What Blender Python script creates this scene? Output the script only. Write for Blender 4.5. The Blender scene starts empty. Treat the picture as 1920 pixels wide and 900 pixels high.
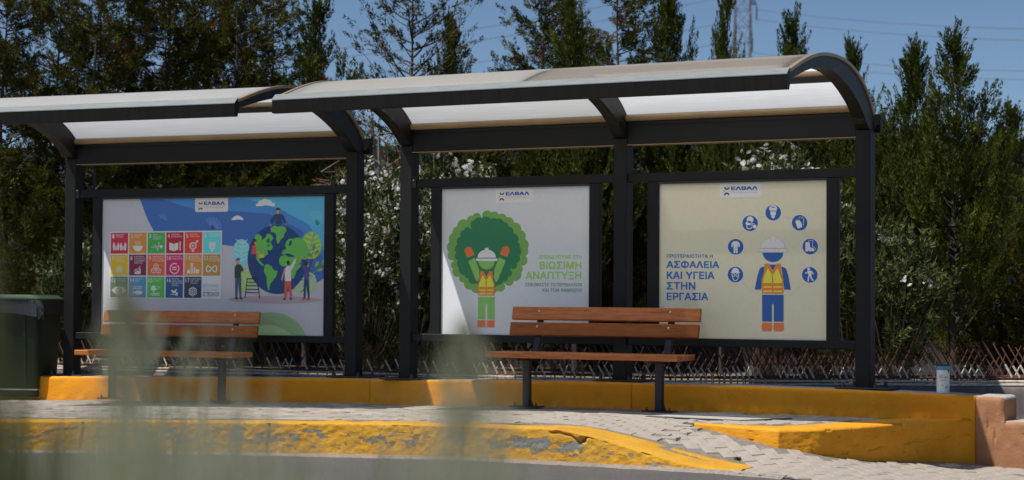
import bpy, bmesh, math, random
import numpy as np
from mathutils import Vector, Matrix

# ------------------------------------------------------------------ camera, sky, sun
SC = bpy.context.scene
COL = SC.collection
cam_data = bpy.data.cameras.new('camera')
cam = bpy.data.objects.new('camera', cam_data)
COL.objects.link(cam)
SC.camera = cam
CAM = Vector((6.903, -14.823, 0.93))
YAW, PITCH, ROLL = math.radians(28.0), math.atan(110 / 3600.0), math.radians(0.40)
fw = Vector((-math.sin(YAW) * math.cos(PITCH), math.cos(YAW) * math.cos(PITCH), math.sin(PITCH)))
rt = Vector((math.cos(YAW), math.sin(YAW), 0.0))
up = rt.cross(fw)
rt2 = rt * math.cos(ROLL) + up * math.sin(ROLL)
up2 = up * math.cos(ROLL) - rt * math.sin(ROLL)
mw = Matrix((( rt2.x, up2.x, -fw.x, CAM.x), (rt2.y, up2.y, -fw.y, CAM.y), (rt2.z, up2.z, -fw.z, CAM.z), (0, 0, 0, 1)))
cam.matrix_world = mw
cam_data.sensor_width = 36.0
cam_data.lens = 36.0 * 3600.0 / 1920.0
cam_data.clip_start = 0.05
cam_data.clip_end = 2000.0
cam_data.dof.use_dof = True
cam_data.dof.focus_distance = 15.6
cam_data.dof.aperture_fstop = 2.8
cam_data.dof.aperture_blades = 9

SUN = Vector((-0.34, -0.44, 1.0)).normalized()      # direction towards the sun
world = bpy.data.worlds.new('World')
SC.world = world
world.use_nodes = True
wn = world.node_tree
bg = wn.nodes['Background']
sky = wn.nodes.new('ShaderNodeTexSky')
sky.sky_type = 'NISHITA'
sky.sun_disc = False
sky.sun_elevation = math.asin(SUN.z)
sky.sun_rotation = math.atan2(SUN.x, SUN.y)
sky.altitude = 2500.0
sky.air_density = 1.0
sky.dust_density = 0.0
sky.ozone_density = 4.0
wn.links.new(sky.outputs[0], bg.inputs[0])
bg.inputs[1].default_value = 0.080

sun_data = bpy.data.lights.new('sun', 'SUN')
sun_data.energy = 4.9
sun_data.angle = math.radians(0.5)
sun_data.color = (1.0, 0.955, 0.88)
sun = bpy.data.objects.new('sun', sun_data)
sun.rotation_euler = SUN.to_track_quat('Z', 'Y').to_euler()
COL.objects.link(sun)

SC.view_settings.view_transform = 'Standard'
SC.view_settings.look = 'None'
SC.view_settings.exposure = 0.0
SC.view_settings.gamma = 1.0

# ------------------------------------------------------------------ helpers
random.seed(7)
def lin(c):
    c = c / 255.0
    return c / 12.92 if c <= 0.04045 else ((c + 0.055) / 1.055) ** 2.4
def hexlin(h, k=1.0):
    h = h.lstrip('#')
    return tuple(min(0.85, lin(int(h[i:i + 2], 16)) * k) for i in (0, 2, 4)) + (1.0,)

def new_mat(name):
    m = bpy.data.materials.new(name)
    m.use_nodes = True
    nt = m.node_tree
    return m, nt, nt.nodes['Principled BSDF']

def noise(nt, scale, detail=4.0, rough=0.6, stretch=None, coord='Object', loc=None, dist=0.0):
    tc = nt.nodes.new('ShaderNodeTexCoord')
    n = nt.nodes.new('ShaderNodeTexNoise')
    n.inputs['Scale'].default_value = scale
    n.inputs['Detail'].default_value = detail
    n.inputs['Roughness'].default_value = rough
    n.inputs['Distortion'].default_value = dist
    mp = nt.nodes.new('ShaderNodeMapping')
    if stretch: mp.inputs['Scale'].default_value = stretch
    if loc: mp.inputs['Location'].default_value = loc
    nt.links.new(tc.outputs[coord], mp.inputs[0])
    nt.links.new(mp.outputs[0], n.inputs['Vector'])
    return n.outputs['Fac']

def ramp(nt, fac, stops):
    r = nt.nodes.new('ShaderNodeValToRGB')
    e = r.color_ramp.elements
    e[0].position, e[0].color = stops[0][0], stops[0][1]
    e[1].position, e[1].color = stops[-1][0], stops[-1][1]
    for p, c in stops[1:-1]:
        x = e.new(p); x.color = c
    nt.links.new(fac, r.inputs[0])
    return r.outputs[0]

def g4(v): return (v, v, v, 1.0)

def mixc(nt, fac, a, b):
    m = nt.nodes.new('ShaderNodeMix'); m.data_type = 'RGBA'
    if isinstance(fac, float): m.inputs[0].default_value = fac
    else: nt.links.new(fac, m.inputs[0])
    for k, s in ((6, a), (7, b)):
        if isinstance(s, tuple): m.inputs[k].default_value = s
        else: nt.links.new(s, m.inputs[k])
    return m.outputs[2]

def math_n(nt, op, a, b=0.0):
    m = nt.nodes.new('ShaderNodeMath'); m.operation = op
    for k, s in ((0, a), (1, b)):
        if isinstance(s, (int, float)): m.inputs[k].default_value = s
        else: nt.links.new(s, m.inputs[k])
    return m.outputs[0]

def bump(nt, bsdf, h, strength=0.3, dist=0.01):
    b = nt.nodes.new('ShaderNodeBump')
    b.inputs['Strength'].default_value = strength
    b.inputs['Distance'].default_value = dist
    nt.links.new(h, b.inputs['Height'])
    nt.links.new(b.outputs[0], bsdf.inputs['Normal'])

def simple(name, color, rough=0.6, var=0.25, scale=6.0, bmp=0.0, bscale=60.0, metal=0.0, spec=0.5, stretch=None, tint=None):
    """plain procedural material: colour with mottling, optional dust tint and bump"""
    m, nt, b = new_mat(name)
    c = tuple(color[:3])
    f = noise(nt, scale, 5.0, 0.62, stretch)
    lo = tuple(max(0, x * (1 - var)) for x in c) + (1,)
    hi = tuple(min(0.9, x * (1 + var)) for x in c) + (1,)
    col = ramp(nt, f, [(0.3, lo), (0.7, hi)])
    if tint:
        f2 = noise(nt, tint[1], 6.0, 0.7, tint[3] if len(tint) > 3 else None)
        k = ramp(nt, f2, [(tint[2], g4(0)), (min(1.0, tint[2] + 0.2), g4(1))])
        col = mixc(nt, k, col, tint[0])
    nt.links.new(col, b.inputs['Base Color'])
    b.inputs['Roughness'].default_value = rough
    b.inputs['Metallic'].default_value = metal
    b.inputs['Specular IOR Level'].default_value = spec
    if bmp:
        bump(nt, b, noise(nt, bscale, 5.0, 0.65, stretch), bmp, 0.01)
    return m

def props(o, label=None, cat=None, group=None, kind=None):
    if label: o['label'] = label
    if cat: o['category'] = cat
    if group: o['group'] = group
    if kind: o['kind'] = kind
    return o

def empty(name, loc=(0, 0, 0), rz=0.0, **k):
    o = bpy.data.objects.new(name, None)
    o.empty_display_size = 0.2
    o.location = loc; o.rotation_euler = (0, 0, rz)
    COL.objects.link(o)
    return props(o, **k)

def link(name, me, parent=None, **k):
    o = bpy.data.objects.new(name, me)
    COL.objects.link(o)
    if parent is not None: o.parent = parent
    return props(o, **k)

class MB:
    """collects simple solids, builds ONE mesh"""
    def __init__(self): self.v = []; self.f = []; self.mi = []; self.cur = 0
    def add(self, verts, faces):
        o = len(self.v)
        self.v += [tuple(p) for p in verts]
        for f in faces:
            self.f.append(tuple(i + o for i in f)); self.mi.append(self.cur)
        return self
    def box(self, x0, x1, y0, y1, z0, z1):
        return self.hexa([(x0, y0, z0), (x1, y0, z0), (x1, y1, z0), (x0, y1, z0), (x0, y0, z1), (x1, y0, z1), (x1, y1, z1), (x0, y1, z1)])
    def hexa(self, p):
        return self.add(p, [(0, 3, 2, 1), (4, 5, 6, 7), (0, 1, 5, 4), (1, 2, 6, 5), (2, 3, 7, 6), (3, 0, 4, 7)])
    def prism(self, poly, ax, a0, a1):
        """poly: 2-D points; extruded along axis ax (0 x: poly=(y,z), 1 y: poly=(x,z), 2 z: poly=(x,y))"""
        def P(p, a):
            return (a, p[0], p[1]) if ax == 0 else ((p[0], a, p[1]) if ax == 1 else (p[0], p[1], a))
        n = len(poly)
        vs = [P(p, a0) for p in poly] + [P(p, a1) for p in poly]
        fs = [(i, (i + 1) % n, n + (i + 1) % n, n + i) for i in range(n)]
        from mathutils.geometry import tessellate_polygon
        tri = tessellate_polygon([[Vector((p[0], p[1], 0)) for p in poly]])
        fs += [tuple(t) for t in tri] + [tuple(n + i for i in reversed(t)) for t in tri]
        return self.add(vs, fs)
    def tube(self, pts, r, n=8, caps=True):
        pts = [Vector(p) for p in pts]
        rs = r if isinstance(r, (list, tuple)) else [r] * len(pts)
        rings = []
        prev = None
        for i, p in enumerate(pts):
            d = (pts[min(i + 1, len(pts) - 1)] - pts[max(i - 1, 0)])
            if d.length < 1e-9: d = Vector((0, 0, 1))
            d.normalize()
            a = prev - d * prev.dot(d) if prev is not None else (Vector((0, 0, 1)) if abs(d.z) < 0.9 else Vector((1, 0, 0))) 
            if prev is None: a = a - d * a.dot(d)
            a.normalize(); prev = a
            b = d.cross(a)
            rings.append([p + (a * math.cos(2 * math.pi * k / n) + b * math.sin(2 * math.pi * k / n)) * rs[i] for k in range(n)])
        vs = [q for R in rings for q in R]
        fs = []
        for i in range(len(rings) - 1):
            for k in range(n):
                fs.append((i * n + k, i * n + (k + 1) % n, (i + 1) * n + (k + 1) % n, (i + 1) * n + k))
        if caps:
            fs.append(tuple(reversed(range(n)))); fs.append(tuple((len(rings) - 1) * n + k for k in range(n)))
        return self.add(vs, fs)
    def lathe(self, prof, cx=0, cy=0, n=24):
        vs = []; fs = []
        for r, z in prof:
            for k in range(n):
                a = 2 * math.pi * k / n
                vs.append((cx + r * math.cos(a), cy + r * math.sin(a), z))
        for i in range(len(prof) - 1):
            for k in range(n):
                fs.append((i * n + k, i * n + (k + 1) % n, (i + 1) * n + (k + 1) % n, (i + 1) * n + k))
        fs.append(tuple(reversed(range(n)))); fs.append(tuple((len(prof) - 1) * n + k for k in range(n)))
        return self.add(vs, fs)
    def mesh(self, name, mats, smooth=False, bevel=0.0, angle=40):
        me = bpy.data.meshes.new(name)
        me.from_pydata(self.v, [], self.f)
        mats = mats if isinstance(mats, (list, tuple)) else [mats]
        for m in mats: me.materials.append(m)
        if len(mats) > 1: me.polygons.foreach_set('material_index', self.mi)
        bm = bmesh.new(); bm.from_mesh(me)
        bmesh.ops.recalc_face_normals(bm, faces=bm.faces)
        if bevel:
            ed = [e for e in bm.edges if len(e.link_faces) == 2 and e.calc_face_angle(0) > math.radians(30)]
            bmesh.ops.bevel(bm, geom=ed, offset=bevel, segments=1, affect='EDGES', clamp_overlap=True)
        bm.to_mesh(me); bm.free()
        if smooth:
            me.polygons.foreach_set('use_smooth', [True] * len(me.polygons))
            me.set_sharp_from_angle(angle=math.radians(angle))
        return me
    def build(self, name, mats, parent=None, smooth=False, bevel=0.0, angle=40, **k):
        return link(name, self.mesh(name, mats, smooth, bevel, angle), parent, **k)

def grid_mesh(name, P, mat, smooth=True):
    """P: array (n, m, 3)"""
    n, m = P.shape[:2]
    me = bpy.data.meshes.new(name)
    idx = np.arange(n * m).reshape(n, m)
    q = np.stack([idx[:-1, :-1], idx[1:, :-1], idx[1:, 1:], idx[:-1, 1:]], -1).reshape(-1, 4)
    me.vertices.add(n * m); me.vertices.foreach_set('co', P.astype(np.float32).ravel())
    me.loops.add(q.size); me.loops.foreach_set('vertex_index', q.astype(np.int32).ravel())
    me.polygons.add(len(q)); me.polygons.foreach_set('loop_start', np.arange(0, q.size, 4, dtype=np.int32))
    me.polygons.foreach_set('loop_total', np.full(len(q), 4, dtype=np.int32))
    me.update(calc_edges=True)
    me.materials.append(mat)
    me.polygons.foreach_set('use_smooth', [smooth] * len(me.polygons))
    return me

def tri_mesh(name, V, mat, matidx=None, mats=None):
    """V: array (k, 3, 3) loose triangles"""
    k = len(V)
    me = bpy.data.meshes.new(name)
    me.vertices.add(k * 3); me.vertices.foreach_set('co', V.astype(np.float32).ravel())
    me.loops.add(k * 3); me.loops.foreach_set('vertex_index', np.arange(k * 3, dtype=np.int32))
    me.polygons.add(k); me.polygons.foreach_set('loop_start', np.arange(0, k * 3, 3, dtype=np.int32))
    me.polygons.foreach_set('loop_total', np.full(k, 3, dtype=np.int32))
    me.update(calc_edges=True)
    for m in (mats or [mat]): me.materials.append(m)
    if matidx is not None: me.polygons.foreach_set('material_index', matidx.astype(np.int32))
    return me

def vnoise(x, y, seed=0):
    """value noise, numpy"""
    xi, yi = np.floor(x).astype(np.int64), np.floor(y).astype(np.int64)
    xf, yf = x - xi, y - yi
    def h(a, b):
        n = (a * 374761393 + b * 668265263 + seed * 982451653) & 0x7fffffff
        n = ((n ^ (n >> 13)) * 1274126177) & 0x7fffffff
        return ((n ^ (n >> 16)) & 0xffff) / 65535.0
    u, v = xf * xf * (3 - 2 * xf), yf * yf * (3 - 2 * yf)
    return (h(xi, yi) * (1 - u) + h(xi + 1, yi) * u) * (1 - v) + (h(xi, yi + 1) * (1 - u) + h(xi + 1, yi + 1) * u) * v
def fnoise(x, y, seed=0, oct=4):
    s = 0; a = 0.5
    for o in range(oct):
        s = s + a * vnoise(x * 2 ** o, y * 2 ** o, seed + o * 17); a *= 0.5
    return s          # about 0..0.94, mean 0.47
# ------------------------------------------------------------------ materials
def yellow_paint(name, peel, seed=0.0, ca=(0.62, 0.30, 0.016, 1), cb=(0.72, 0.385, 0.035, 1)):
    m, nt, b = new_mat(name)
    f = noise(nt, 5.0, 5.0, 0.6, loc=(seed, 0, 0))
    col = ramp(nt, f, [(0.3, ca), (0.72, cb)])
    st = noise(nt, 3.0, 6.0, 0.72, (1.0, 1.0, 0.35), loc=(seed + 3, 0, 0))
    col = mixc(nt, ramp(nt, st, [(0.56, g4(0)), (0.74, g4(0.45 if peel else 0.2))]), col, (0.36, 0.17, 0.04, 1))
    gr = noise(nt, 1.7, 7.0, 0.75, (1.0, 1.0, 0.5), loc=(seed + 9, 2, 0))
    col = mixc(nt, ramp(nt, gr, [(0.55, g4(0)), (0.68, g4(0.35 if peel else 0.18))]), col, (0.30, 0.17, 0.06, 1))
    spk = noise(nt, 55.0, 3.0, 0.5, loc=(seed, 4, 0))
    col = mixc(nt, ramp(nt, spk, [(0.70, g4(0)), (0.74, g4(0.8))]), col, (0.12, 0.06, 0.02, 1))
    if peel:
        p = noise(nt, 8.0, 9.0, 0.66, (0.8, 0.8, 2.2), loc=(seed + 7, 1, 0))
        tc = nt.nodes.new('ShaderNodeTexCoord'); at = nt.nodes.new('ShaderNodeAttribute'); at.attribute_name = 'peel'
        k = math_n(nt, 'ADD', p, math_n(nt, 'MULTIPLY', at.outputs['Fac'], 0.22))
        k2 = ramp(nt, k, [(0.655, g4(0)), (0.668, g4(1))])
        cn = noise(nt, 40.0, 5.0, 0.7)
        conc = ramp(nt, cn, [(0.3, (0.17, 0.165, 0.15, 1)), (0.7, (0.30, 0.29, 0.26, 1))])
        edge = ramp(nt, k, [(0.640, g4(0)), (0.655, g4(0.7)), (0.668, g4(0))])
        col = mixc(nt, edge, col, (0.20, 0.09, 0.02, 1))
        col = mixc(nt, k2, col, conc)
        hn = noise(nt, 38.0, 7.0, 0.72)
        h = math_n(nt, 'SUBTRACT', math_n(nt, 'MULTIPLY', hn, 1.0), math_n(nt, 'MULTIPLY', k2, 0.35))
        bump(nt, b, h, 1.0, 0.012)
    else:
        bump(nt, b, noise(nt, 26.0, 7.0, 0.66), 0.55, 0.008)
    nt.links.new(col, b.inputs['Base Color'])
    b.inputs['Roughness'].default_value = 0.72
    b.inputs['Specular IOR Level'].default_value = 0.3
    return m

M = {}
M['kerb'] = yellow_paint('kerb_yellow_paint', True)
M['yellow'] = yellow_paint('wall_yellow_paint', False, 5.0, (0.84, 0.305, 0.007, 1), (0.85, 0.355, 0.012, 1))
M['podium'] = yellow_paint('podium_yellow_paint', False, 11.0, (0.76, 0.29, 0.008, 1), (0.84, 0.37, 0.02, 1))
M['peach'] = simple('peach_paint', (0.40, 0.185, 0.085), 0.8, 0.14, 4.0, 0.5, 30.0, tint=((0.13, 0.10, 0.09, 1), 16.0, 0.62))
M['graytop'] = simple('bare_concrete', (0.42, 0.40, 0.38), 0.85, 0.2, 10.0, 0.4, 60.0)
M['frame'] = simple('anthracite_metal', (0.0085, 0.0088, 0.0090), 0.52, 0.2, 3.0, 0.10, 120.0, spec=0.28,
                    tint=((0.06, 0.055, 0.045, 1), 14.0, 0.66, (1, 1, 0.25)))
M['bronze'] = simple('dusty_metal', (0.013, 0.012, 0.010), 0.45, 0.2, 4.0, 0.1, 90.0, spec=0.25, tint=((0.085, 0.065, 0.04, 1), 5.0, 0.55))
M['tan'] = simple('tan_aluminium', (0.32, 0.225, 0.115), 0.38, 0.15, 4.0, 0.1, 80.0)
M['gutter'] = simple('zinc_grey', (0.20, 0.225, 0.225), 0.5, 0.15, 7.0, 0.15, 40.0, stretch=(1, 6, 6))
M['gutterface'] = simple('dark_gutter_metal', (0.0085, 0.0075, 0.0065), 0.5, 0.4, 5.0, 0.15, 40.0, spec=0.2, stretch=(4, 1, 0.4),
                    tint=((0.026, 0.022, 0.018, 1), 9.0, 0.62, (5, 1, 0.3)))
M['bolt'] = simple('bolt_steel', (0.55, 0.55, 0.53), 0.3, 0.1, 20.0, metal=0.9)
M['darkbolt'] = simple('dark_bolt', (0.07, 0.065, 0.06), 0.5, 0.3, 30.0, metal=0.5)

def sheet_mat(name, trans, tcol, rcol, clear=0.0):
    m, nt, b = new_mat(name)
    out = nt.nodes['Material Output']
    s = noise(nt, 7.0, 6.0, 0.7, (0.35, 9.0, 9.0))
    s2 = noise(nt, 2.5, 4.0, 0.6)
    dc = ramp(nt, s, [(0.3, tuple(x * 0.86 for x in rcol) + (1,)), (0.7, tuple(rcol) + (1,))])
    dc = mixc(nt, ramp(nt, s2, [(0.45, g4(0)), (0.75, g4(0.22))]), dc, (0.55, 0.48, 0.36, 1))
    nt.links.new(dc, b.inputs['Base Color'])
    b.inputs['Roughness'].default_value = 0.45
    tr = nt.nodes.new('ShaderNodeBsdfTranslucent')
    tc = ramp(nt, s, [(0.3, tuple(x * 0.86 for x in tcol) + (1,)), (0.7, tuple(tcol) + (1,))])
    nt.links.new(tc, tr.inputs[0])
    mx = nt.nodes.new('ShaderNodeMixShader'); mx.inputs[0].default_value = trans
    nt.links.new(b.outputs[0], mx.inputs[1]); nt.links.new(tr.outputs[0], mx.inputs[2])
    tp = nt.nodes.new('ShaderNodeBsdfTransparent'); m2 = nt.nodes.new('ShaderNodeMixShader'); m2.inputs[0].default_value = clear
    nt.links.new(mx.outputs[0], m2.inputs[1]); nt.links.new(tp.outputs[0], m2.inputs[2])
    nt.links.new(m2.outputs[0], out.inputs[0])
    return m
M['sheet_a'] = sheet_mat('milky_roof_sheet', 0.62, (0.97, 0.97, 0.94), (0.76, 0.77, 0.755), 0.03)
M['sheet_b'] = sheet_mat('clear_milky_roof_sheet', 0.86, (1.0, 1.0, 0.99), (0.80, 0.80, 0.78), 0.08)
M['sheet_c'] = sheet_mat('grey_milky_roof_sheet', 0.50, (0.90, 0.94, 0.98), (0.74, 0.75, 0.75))

def wood():
    m, nt, b = new_mat('stained_pine')
    g = noise(nt, 9.0, 8.0, 0.68, (0.55, 7.0, 7.0), dist=0.6)
    col = ramp(nt, g, [(0.28, (0.20, 0.055, 0.012, 1)), (0.5, (0.44, 0.135, 0.028, 1)), (0.75, (0.58, 0.20, 0.048, 1))])
    vt = nt.nodes.new('ShaderNodeTexVoronoi'); vt.inputs['Scale'].default_value = 3.0
    tc = nt.nodes.new('ShaderNodeTexCoord'); mp = nt.nodes.new('ShaderNodeMapping'); mp.inputs['Scale'].default_value = (1.0, 1.0, 4.0)
    nt.links.new(tc.outputs['Object'], mp.inputs[0]); nt.links.new(mp.outputs[0], vt.inputs['Vector'])
    kn = ramp(nt, vt.outputs['Distance'], [(0.035, g4(0.85)), (0.075, g4(0))])
    col = mixc(nt, kn, col, (0.09, 0.03, 0.012, 1))
    hv = nt.nodes.new('ShaderNodeHueSaturation'); o2 = nt.nodes.new('ShaderNodeObjectInfo')
    nt.links.new(math_n(nt, 'ADD', math_n(nt, 'MULTIPLY', o2.outputs['Random'], 0.45), 0.75), hv.inputs['Value']); nt.links.new(math_n(nt, 'ADD', math_n(nt, 'MULTIPLY', o2.outputs['Random'], -0.10), 1.08), hv.inputs['Saturation'])
    wr = ramp(nt, noise(nt, 2.2, 5.0, 0.7, (1, 1, 1)), [(0.55, g4(0)), (0.75, g4(0.2))])
    nt.links.new(mixc(nt, wr, col, (0.30, 0.19, 0.12, 1)), hv.inputs['Color'])
    nt.links.new(hv.outputs[0], b.inputs['Base Color'])
    b.inputs['Roughness'].default_value = 0.5
    bump(nt, b, g, 0.4, 0.004)
    oi = nt.nodes.new('ShaderNodeObjectInfo')
    for n in [x for x in nt.nodes if x.bl_idname == 'ShaderNodeMapping']:
        cx = nt.nodes.new('ShaderNodeCombineXYZ')
        nt.links.new(math_n(nt, 'MULTIPLY', oi.outputs['Random'], 37.0), cx.inputs[0]); nt.links.new(math_n(nt, 'MULTIPLY', oi.outputs['Random'], 11.0), cx.inputs[2])
        nt.links.new(cx.outputs[0], n.inputs['Location'])
    return m
M['wood'] = wood()
M['black'] = simple('black_powdercoat', (0.018, 0.018, 0.02), 0.5, 0.2, 8.0, 0.1, 150.0)

def paving():
    m, nt, b = new_mat('paver_concrete')
    at = nt.nodes.new('ShaderNodeObjectInfo')
    tc = nt.nodes.new('ShaderNodeTexCoord')
    f = noise(nt, 9.0, 6.0, 0.65)
    col = ramp(nt, f, [(0.3, (0.315, 0.275, 0.23, 1)), (0.7, (0.43, 0.38, 0.325, 1))])
    dk = noise(nt, 2.2, 5.0, 0.7, coord='Object')
    col = mixc(nt, ramp(nt, dk, [(0.55, g4(0)), (0.78, g4(0.4))]), col, (0.30, 0.265, 0.225, 1))
    hv = nt.nodes.new('ShaderNodeHueSaturation')
    nt.links.new(col, hv.inputs['Color'])
    geo = nt.nodes.new('ShaderNodeNewGeometry')
    v = math_n(nt, 'ADD', math_n(nt, 'MULTIPLY', geo.outputs['Random Per Island'], 0.42), 0.76)
    nt.links.new(v, hv.inputs['Value'])
    nt.links.new(hv.outputs[0], b.inputs['Base Color'])
    b.inputs['Roughness'].default_value = 0.8
    bump(nt, b, noise(nt, 90.0, 6.0, 0.7), 0.5, 0.006)
    return m
M['paver'] = paving()
M['joint'] = simple('joint_sand', (0.22, 0.195, 0.165), 0.95, 0.35, 30.0, 0.7, 120.0)
def asphalt():
    m, nt, b = new_mat('asphalt')
    f = noise(nt, 160.0, 4.0, 0.7); g = noise(nt, 1.2, 5.0, 0.65)
    c = ramp(nt, f, [(0.35, (0.045, 0.04, 0.042, 1)), (0.55, (0.095, 0.085, 0.086, 1)), (0.72, (0.30, 0.28, 0.27, 1))])
    c = mixc(nt, ramp(nt, g, [(0.4, g4(0)), (0.75, g4(0.5))]), c, (0.15, 0.135, 0.13, 1))
    nt.links.new(c, b.inputs['Base Color']); b.inputs['Roughness'].default_value = 0.8
    bump(nt, b, f, 0.8, 0.006)
    return m
M['asphalt'] = asphalt()
M['grit'] = simple('kerb_grit', (0.34, 0.29, 0.25), 0.9, 0.45, 60.0, 1.0, 110.0)
M['soil'] = simple('dry_soil', (0.20, 0.155, 0.10), 0.95, 0.35, 3.0, 0.8, 30.0)
M['straw'] = simple('straw', (0.42, 0.34, 0.20), 0.9, 0.3, 5.0)
M['concrete'] = simple('footing_concrete', (0.15, 0.125, 0.12), 0.9, 0.25, 5.0, 0.5, 40.0, stretch=(3, 3, 0.6), tint=((0.28, 0.25, 0.23, 1), 4.0, 0.62))
M['rust'] = simple('rusty_rebar', (0.13, 0.055, 0.032), 0.85, 0.4, 25.0, 0.5, 120.0)
M['cement'] = simple('cement_coated_rebar', (0.62, 0.53, 0.46), 0.9, 0.35, 25.0, 0.5, 120.0, tint=((0.16, 0.06, 0.03, 1), 22.0, 0.6))
M['bin'] = simple('green_bin_plastic', (0.007, 0.020, 0.009), 0.55, 0.25, 4.0, 0.1, 60.0, spec=0.25, tint=((0.018, 0.026, 0.016, 1), 5.0, 0.66))
M['lid'] = simple('bin_lid_plastic', (0.05, 0.085, 0.05), 0.45, 0.15, 5.0)
M['bag'] = simple('black_bin_bag', (0.020, 0.018, 0.018), 0.22, 0.2, 20.0, 0.5, 30.0, spec=0.9)
M['rubber'] = simple('rubber', (0.015, 0.015, 0.015), 0.7, 0.2, 8.0)
M['zinc'] = simple('zinc_axle', (0.5, 0.5, 0.5), 0.3, 0.1, 10.0, metal=0.9)
M['hall'] = simple('blue_grey_cladding', (0.075, 0.082, 0.115), 0.7, 0.12, 0.6)
M['navy'] = simple('navy_fascia', (0.016, 0.028, 0.062), 0.5, 0.1, 0.6)
M['galv'] = simple('galvanised_lattice', (0.13, 0.12, 0.125), 0.5, 0.2, 0.8)
M['wire'] = simple('power_wire', (0.10, 0.11, 0.13), 0.5, 0.05)
M['insul'] = simple('brown_insulator', (0.20, 0.15, 0.12), 0.4, 0.1)
M['fence'] = simple('dark_blue_fence_paint', (0.02, 0.03, 0.075), 0.5, 0.15)

def leaf_mat(name, c1, c2, c3, scale=2.5, trans=0.3, rough=0.55):
    m, nt, b = new_mat(name)
    out = nt.nodes['Material Output']
    geo = nt.nodes.new('ShaderNodeNewGeometry')
    oi = nt.nodes.new('ShaderNodeObjectInfo')
    f = noise(nt, scale, 3.0, 0.6)
    k = math_n(nt, 'ADD', math_n(nt, 'MULTIPLY', f, 0.75), math_n(nt, 'MULTIPLY', geo.outputs['Random Per Island'], 0.30))
    k = math_n(nt, 'ADD', k, math_n(nt, 'MULTIPLY', oi.outputs['Random'], 0.06))
    col = ramp(nt, k, [(0.28, c1 + (1,)), (0.52, c2 + (1,)), (0.80, c3 + (1,))])
    nt.links.new(col, b.inputs['Base Color'])
    b.inputs['Roughness'].default_value = rough
    b.inputs['Specular IOR Level'].default_value = 0.12
    tr = nt.nodes.new('ShaderNodeBsdfTranslucent'); nt.links.new(col, tr.inputs[0])
    mx = nt.nodes.new('ShaderNodeMixShader'); mx.inputs[0].default_value = trans
    nt.links.new(b.outputs[0], mx.inputs[1]); nt.links.new(tr.outputs[0], mx.inputs[2])
    nt.links.new(mx.outputs[0], out.inputs[0])
    return m
M['conifer'] = leaf_mat('conifer_leaf', (0.010, 0.016, 0.003), (0.048, 0.054, 0.007), (0.170, 0.145, 0.018), trans=0.16)
M['cypress'] = leaf_mat('cypress_leaf', (0.010, 0.019, 0.003), (0.050, 0.070, 0.009), (0.165, 0.175, 0.024), trans=0.16)
M['brown'] = leaf_mat('dead_conifer_leaf', (0.10, 0.04, 0.018), (0.19, 0.075, 0.035), (0.26, 0.12, 0.06))
M['oleander'] = leaf_mat('oleander_leaf', (0.014, 0.024, 0.006), (0.050, 0.068, 0.018), (0.17, 0.19, 0.07), trans=0.18)
M['flower'] = leaf_mat('white_blossom', (0.55, 0.53, 0.46), (0.75, 0.73, 0.67), (0.85, 0.84, 0.80))
M['bark'] = simple('bark', (0.060, 0.045, 0.035), 0.9, 0.35, 6.0, 0.6, 30.0, stretch=(1, 1, 0.3))
M['deadbark'] = simple('grey_bark', (0.22, 0.18, 0.15), 0.9, 0.3, 6.0)
M['grass'] = leaf_mat('foreground_grass', (0.24, 0.27, 0.15), (0.42, 0.44, 0.29), (0.70, 0.68, 0.50), 8.0, 0.4)
M['grass_dark'] = leaf_mat('foreground_dark_grass', (0.06, 0.075, 0.03), (0.10, 0.12, 0.05), (0.17, 0.16, 0.09), 8.0, 0.3)
M['weed'] = leaf_mat('dry_weed', (0.13, 0.12, 0.03), (0.28, 0.24, 0.07), (0.42, 0.36, 0.16), 8.0, 0.3)
# ------------------------------------------------------------------ terrain, road, pavement
A1 = math.radians(5.0)                                   # the far shelter is turned by five degrees
P1 = Vector((-2.92, 0.27, 0.0)); D1 = Vector((math.cos(A1), math.sin(A1), 0)); N1 = Vector((-math.sin(A1), math.cos(A1), 0))
def L1(s, v, z=0.0): return P1 + D1 * s + N1 * v + Vector((0, 0, z))

def zp(x): return 0.02 + 0.02 * np.minimum(0.0, x)
def roadz(x): return -0.24 + 0.02 * np.minimum(0.0, x) - 0.027 * np.clip(x - 2.0, 0, 3.5)
KX = [-14, -9, -5.2, -3.75, -2.55, -1.2, 0.0, 0.8, 1.5, 2.3]
KY = [-8.0, -5.3, -3.72, -3.16, -2.87, -2.68, -2.62, -2.57, -2.60, -2.62]
_kx = np.linspace(-14, 2.3, 400)
_ky = np.interp(_kx, KX, KY)
_ky = np.convolve(np.pad(_ky, 12, mode='edge'), np.ones(25) / 25, 'valid')
def kerby(x): return np.interp(x, _kx, _ky)
def kerbz(x):
    t = np.clip((x - 0.75) / 1.2, 0, 1); return zp(x) - 0.012 - 0.228 * (t * t * (3 - 2 * t) * 0.35 + t * 0.65)
def kerbz_in(x):
    t = np.clip((x - 0.85) / 1.32, 0, 1); return zp(x) - 0.012 - 0.225 * (t * t * (3 - 2 * t) * 0.35 + t * 0.65)

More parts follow.
